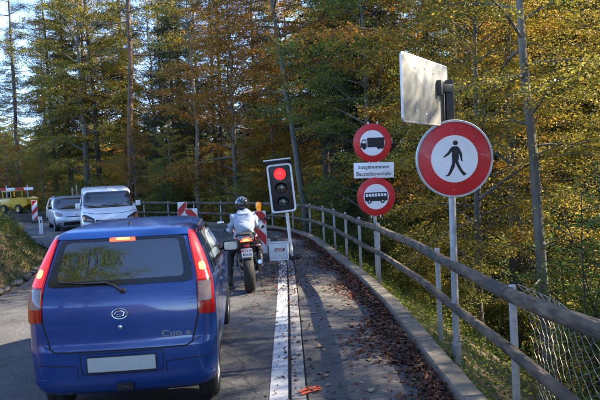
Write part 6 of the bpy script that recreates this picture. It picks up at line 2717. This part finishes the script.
m.box((-9.22, 20.75, .0), (.14, .14, 1.0))
m.build('end_post', pm('pale_post_wood', (.3, .27, .2), .9, var=.25, scale=10), pw, bevel=.02)
m = MB()
m.box((-9.5, 18.4, .5), (.14, .14, 1.2))
m.build('post', plank_m, pw, bevel=.02)

yel = pm('yellow_machine_paint', (.55, .33, .012), .45, var=.12, scale=4, dirt=.35, coat=.2)
du = thing('dumper', 'yellow site dumper with canopy parked by the road works at far left', 'dumper', (-15.9, 33.2, float(hz(-15.9, 33.2)) + .15), rad(60))
du.location.x = -14.75
du.location.z = float(rdz(33)) + .40
du.scale = (.52, .52, .52)
eh = thing('earth_heap', 'flat heap of dark earth under the yellow dumper', 'heap', (-14.6, 33.0, float(rdz(33))))
m = MB()
V = []
for k, (rr, h) in enumerate(((2.3, -.15), (1.95, .16), (1.65, .36), (1.3, .41), (.5, .42))):
    for j in range(26):
        a = 2 * pi * j / 26
        q = 1 + (.07 * sin(3 * a + k) + .05 * sin(7 * a + 2 * k)) * (k < 4)
        V.append((rr * q * cos(a) * 1.05, rr * q * sin(a) * .8, h + .02 * sin(5 * a + k)))
m.add(V, [(i * 26 + j, i * 26 + (j + 1) % 26, (i + 1) * 26 + (j + 1) % 26, (i + 1) * 26 + j) for i in range(4) for j in range(26)] + [tuple(104 + j for j in range(26))])
m.build('earth', pm('dark_earth', (.05, .04, .028), .95, var=.5, scale=5, bump=.9, bscale=14), eh, smooth=60)
m = MB()
V = []
for (y, w, z0, z1) in ((-2.2, .75, 1.0, 1.55), (-1.3, .85, .55, 1.75), (-.2, .85, .5, 1.6), (.3, .8, .7, 1.5)):
    V += [(-w, y, z1), (w, y, z1), (w * .85, y, z0), (-w * .85, y, z0)]
F = [(4 * i + j, 4 * i + (j + 1) % 4, 4 * i + 4 + (j + 1) % 4, 4 * i + 4 + j) for i in range(3) for j in range(1, 4)] + [(0, 1, 2, 3), (12, 13, 14, 15)]
m.add(V, F)
m.build('skip', yel, du, smooth=0)
m = MB()
m.box((0, 1.2, 1.15), (1.5, 1.7, .9))
m.box((0, .4, .7), (1.0, 3.2, .3))
m.build('chassis', yel, du, bevel=.06)
m = MB()
m.box((0, .95, 2.35), (1.5, 1.5, .09))
m.build('canopy_roof', yel, du, bevel=.04)
for x in (-.66, .66):
    for y in (.3, 1.6):
        m = MB()
        m.box((x, y, 1.95), (.08, .08, .8))
        m.build('canopy_post', yel, du)
m = MB()
m.box((0, 1.1, 1.72), (.5, .5, .15))
m.box((0, 1.35, 1.95), (.5, .12, .4))
m.build('seat', black_pl, du, bevel=.04)
for x in (-.8, .8):
    for y in (-1.0, 1.35):
        M = Matrix.Translation((x, y, .5)) @ Matrix.Rotation(pi / 2, 4, 'Y')
        m = MB()
        m.lathe([(.25, -.16), (.45, -.18), (.5, -.12), (.5, .12), (.45, .18), (.25, .16)], 24, M)
        w_ = m.build('wheel', rubber, du)
        m = MB()
        m.lathe([(.0, -.1), (.25, -.15), (.25, .15), (.0, .1)], 20, M)
        m.build('rim', yel, w_)
wb_ = thing('works_barrier', 'red and white plank barrier behind the yellow dumper', 'barrier', (-17.9, 38.6, hz(-17.9, 38.6)), rad(-12))
for k, z in enumerate((1.5, 2.15)):
    for j in range(6):
        m = MB()
        m.box((-1.6 + j * .64, 0, z), (.64, .03, .17))
        m.build('plank', board_r if (j + k) % 2 else board_w, wb_)
for x in (-1.5, 0, 1.5):
    m = MB()
    m.cyl((x, .05, -.2), (x, .05, 2.4), .035, 10)
    m.build('post', steel, wb_)
sk = thing('wooden_stakes', 'pair of pale wooden stakes standing between the silver car and the white van', 'stakes', (-11.6, 33.0, hz(-11.6, 33.0)), .3)
for x, h in ((-.12, 1.42 - hz(-11.6, 33.0)), (.1, 1.55 - hz(-11.6, 33.0))):
    m = MB()
    m.tube([(x, 0, 0), (x + .02, .01, h * .5), (x, 0, h)], .045, 8)
    m.build('stake', pm('pale_post_wood', (.3, .27, .2), .9), sk)
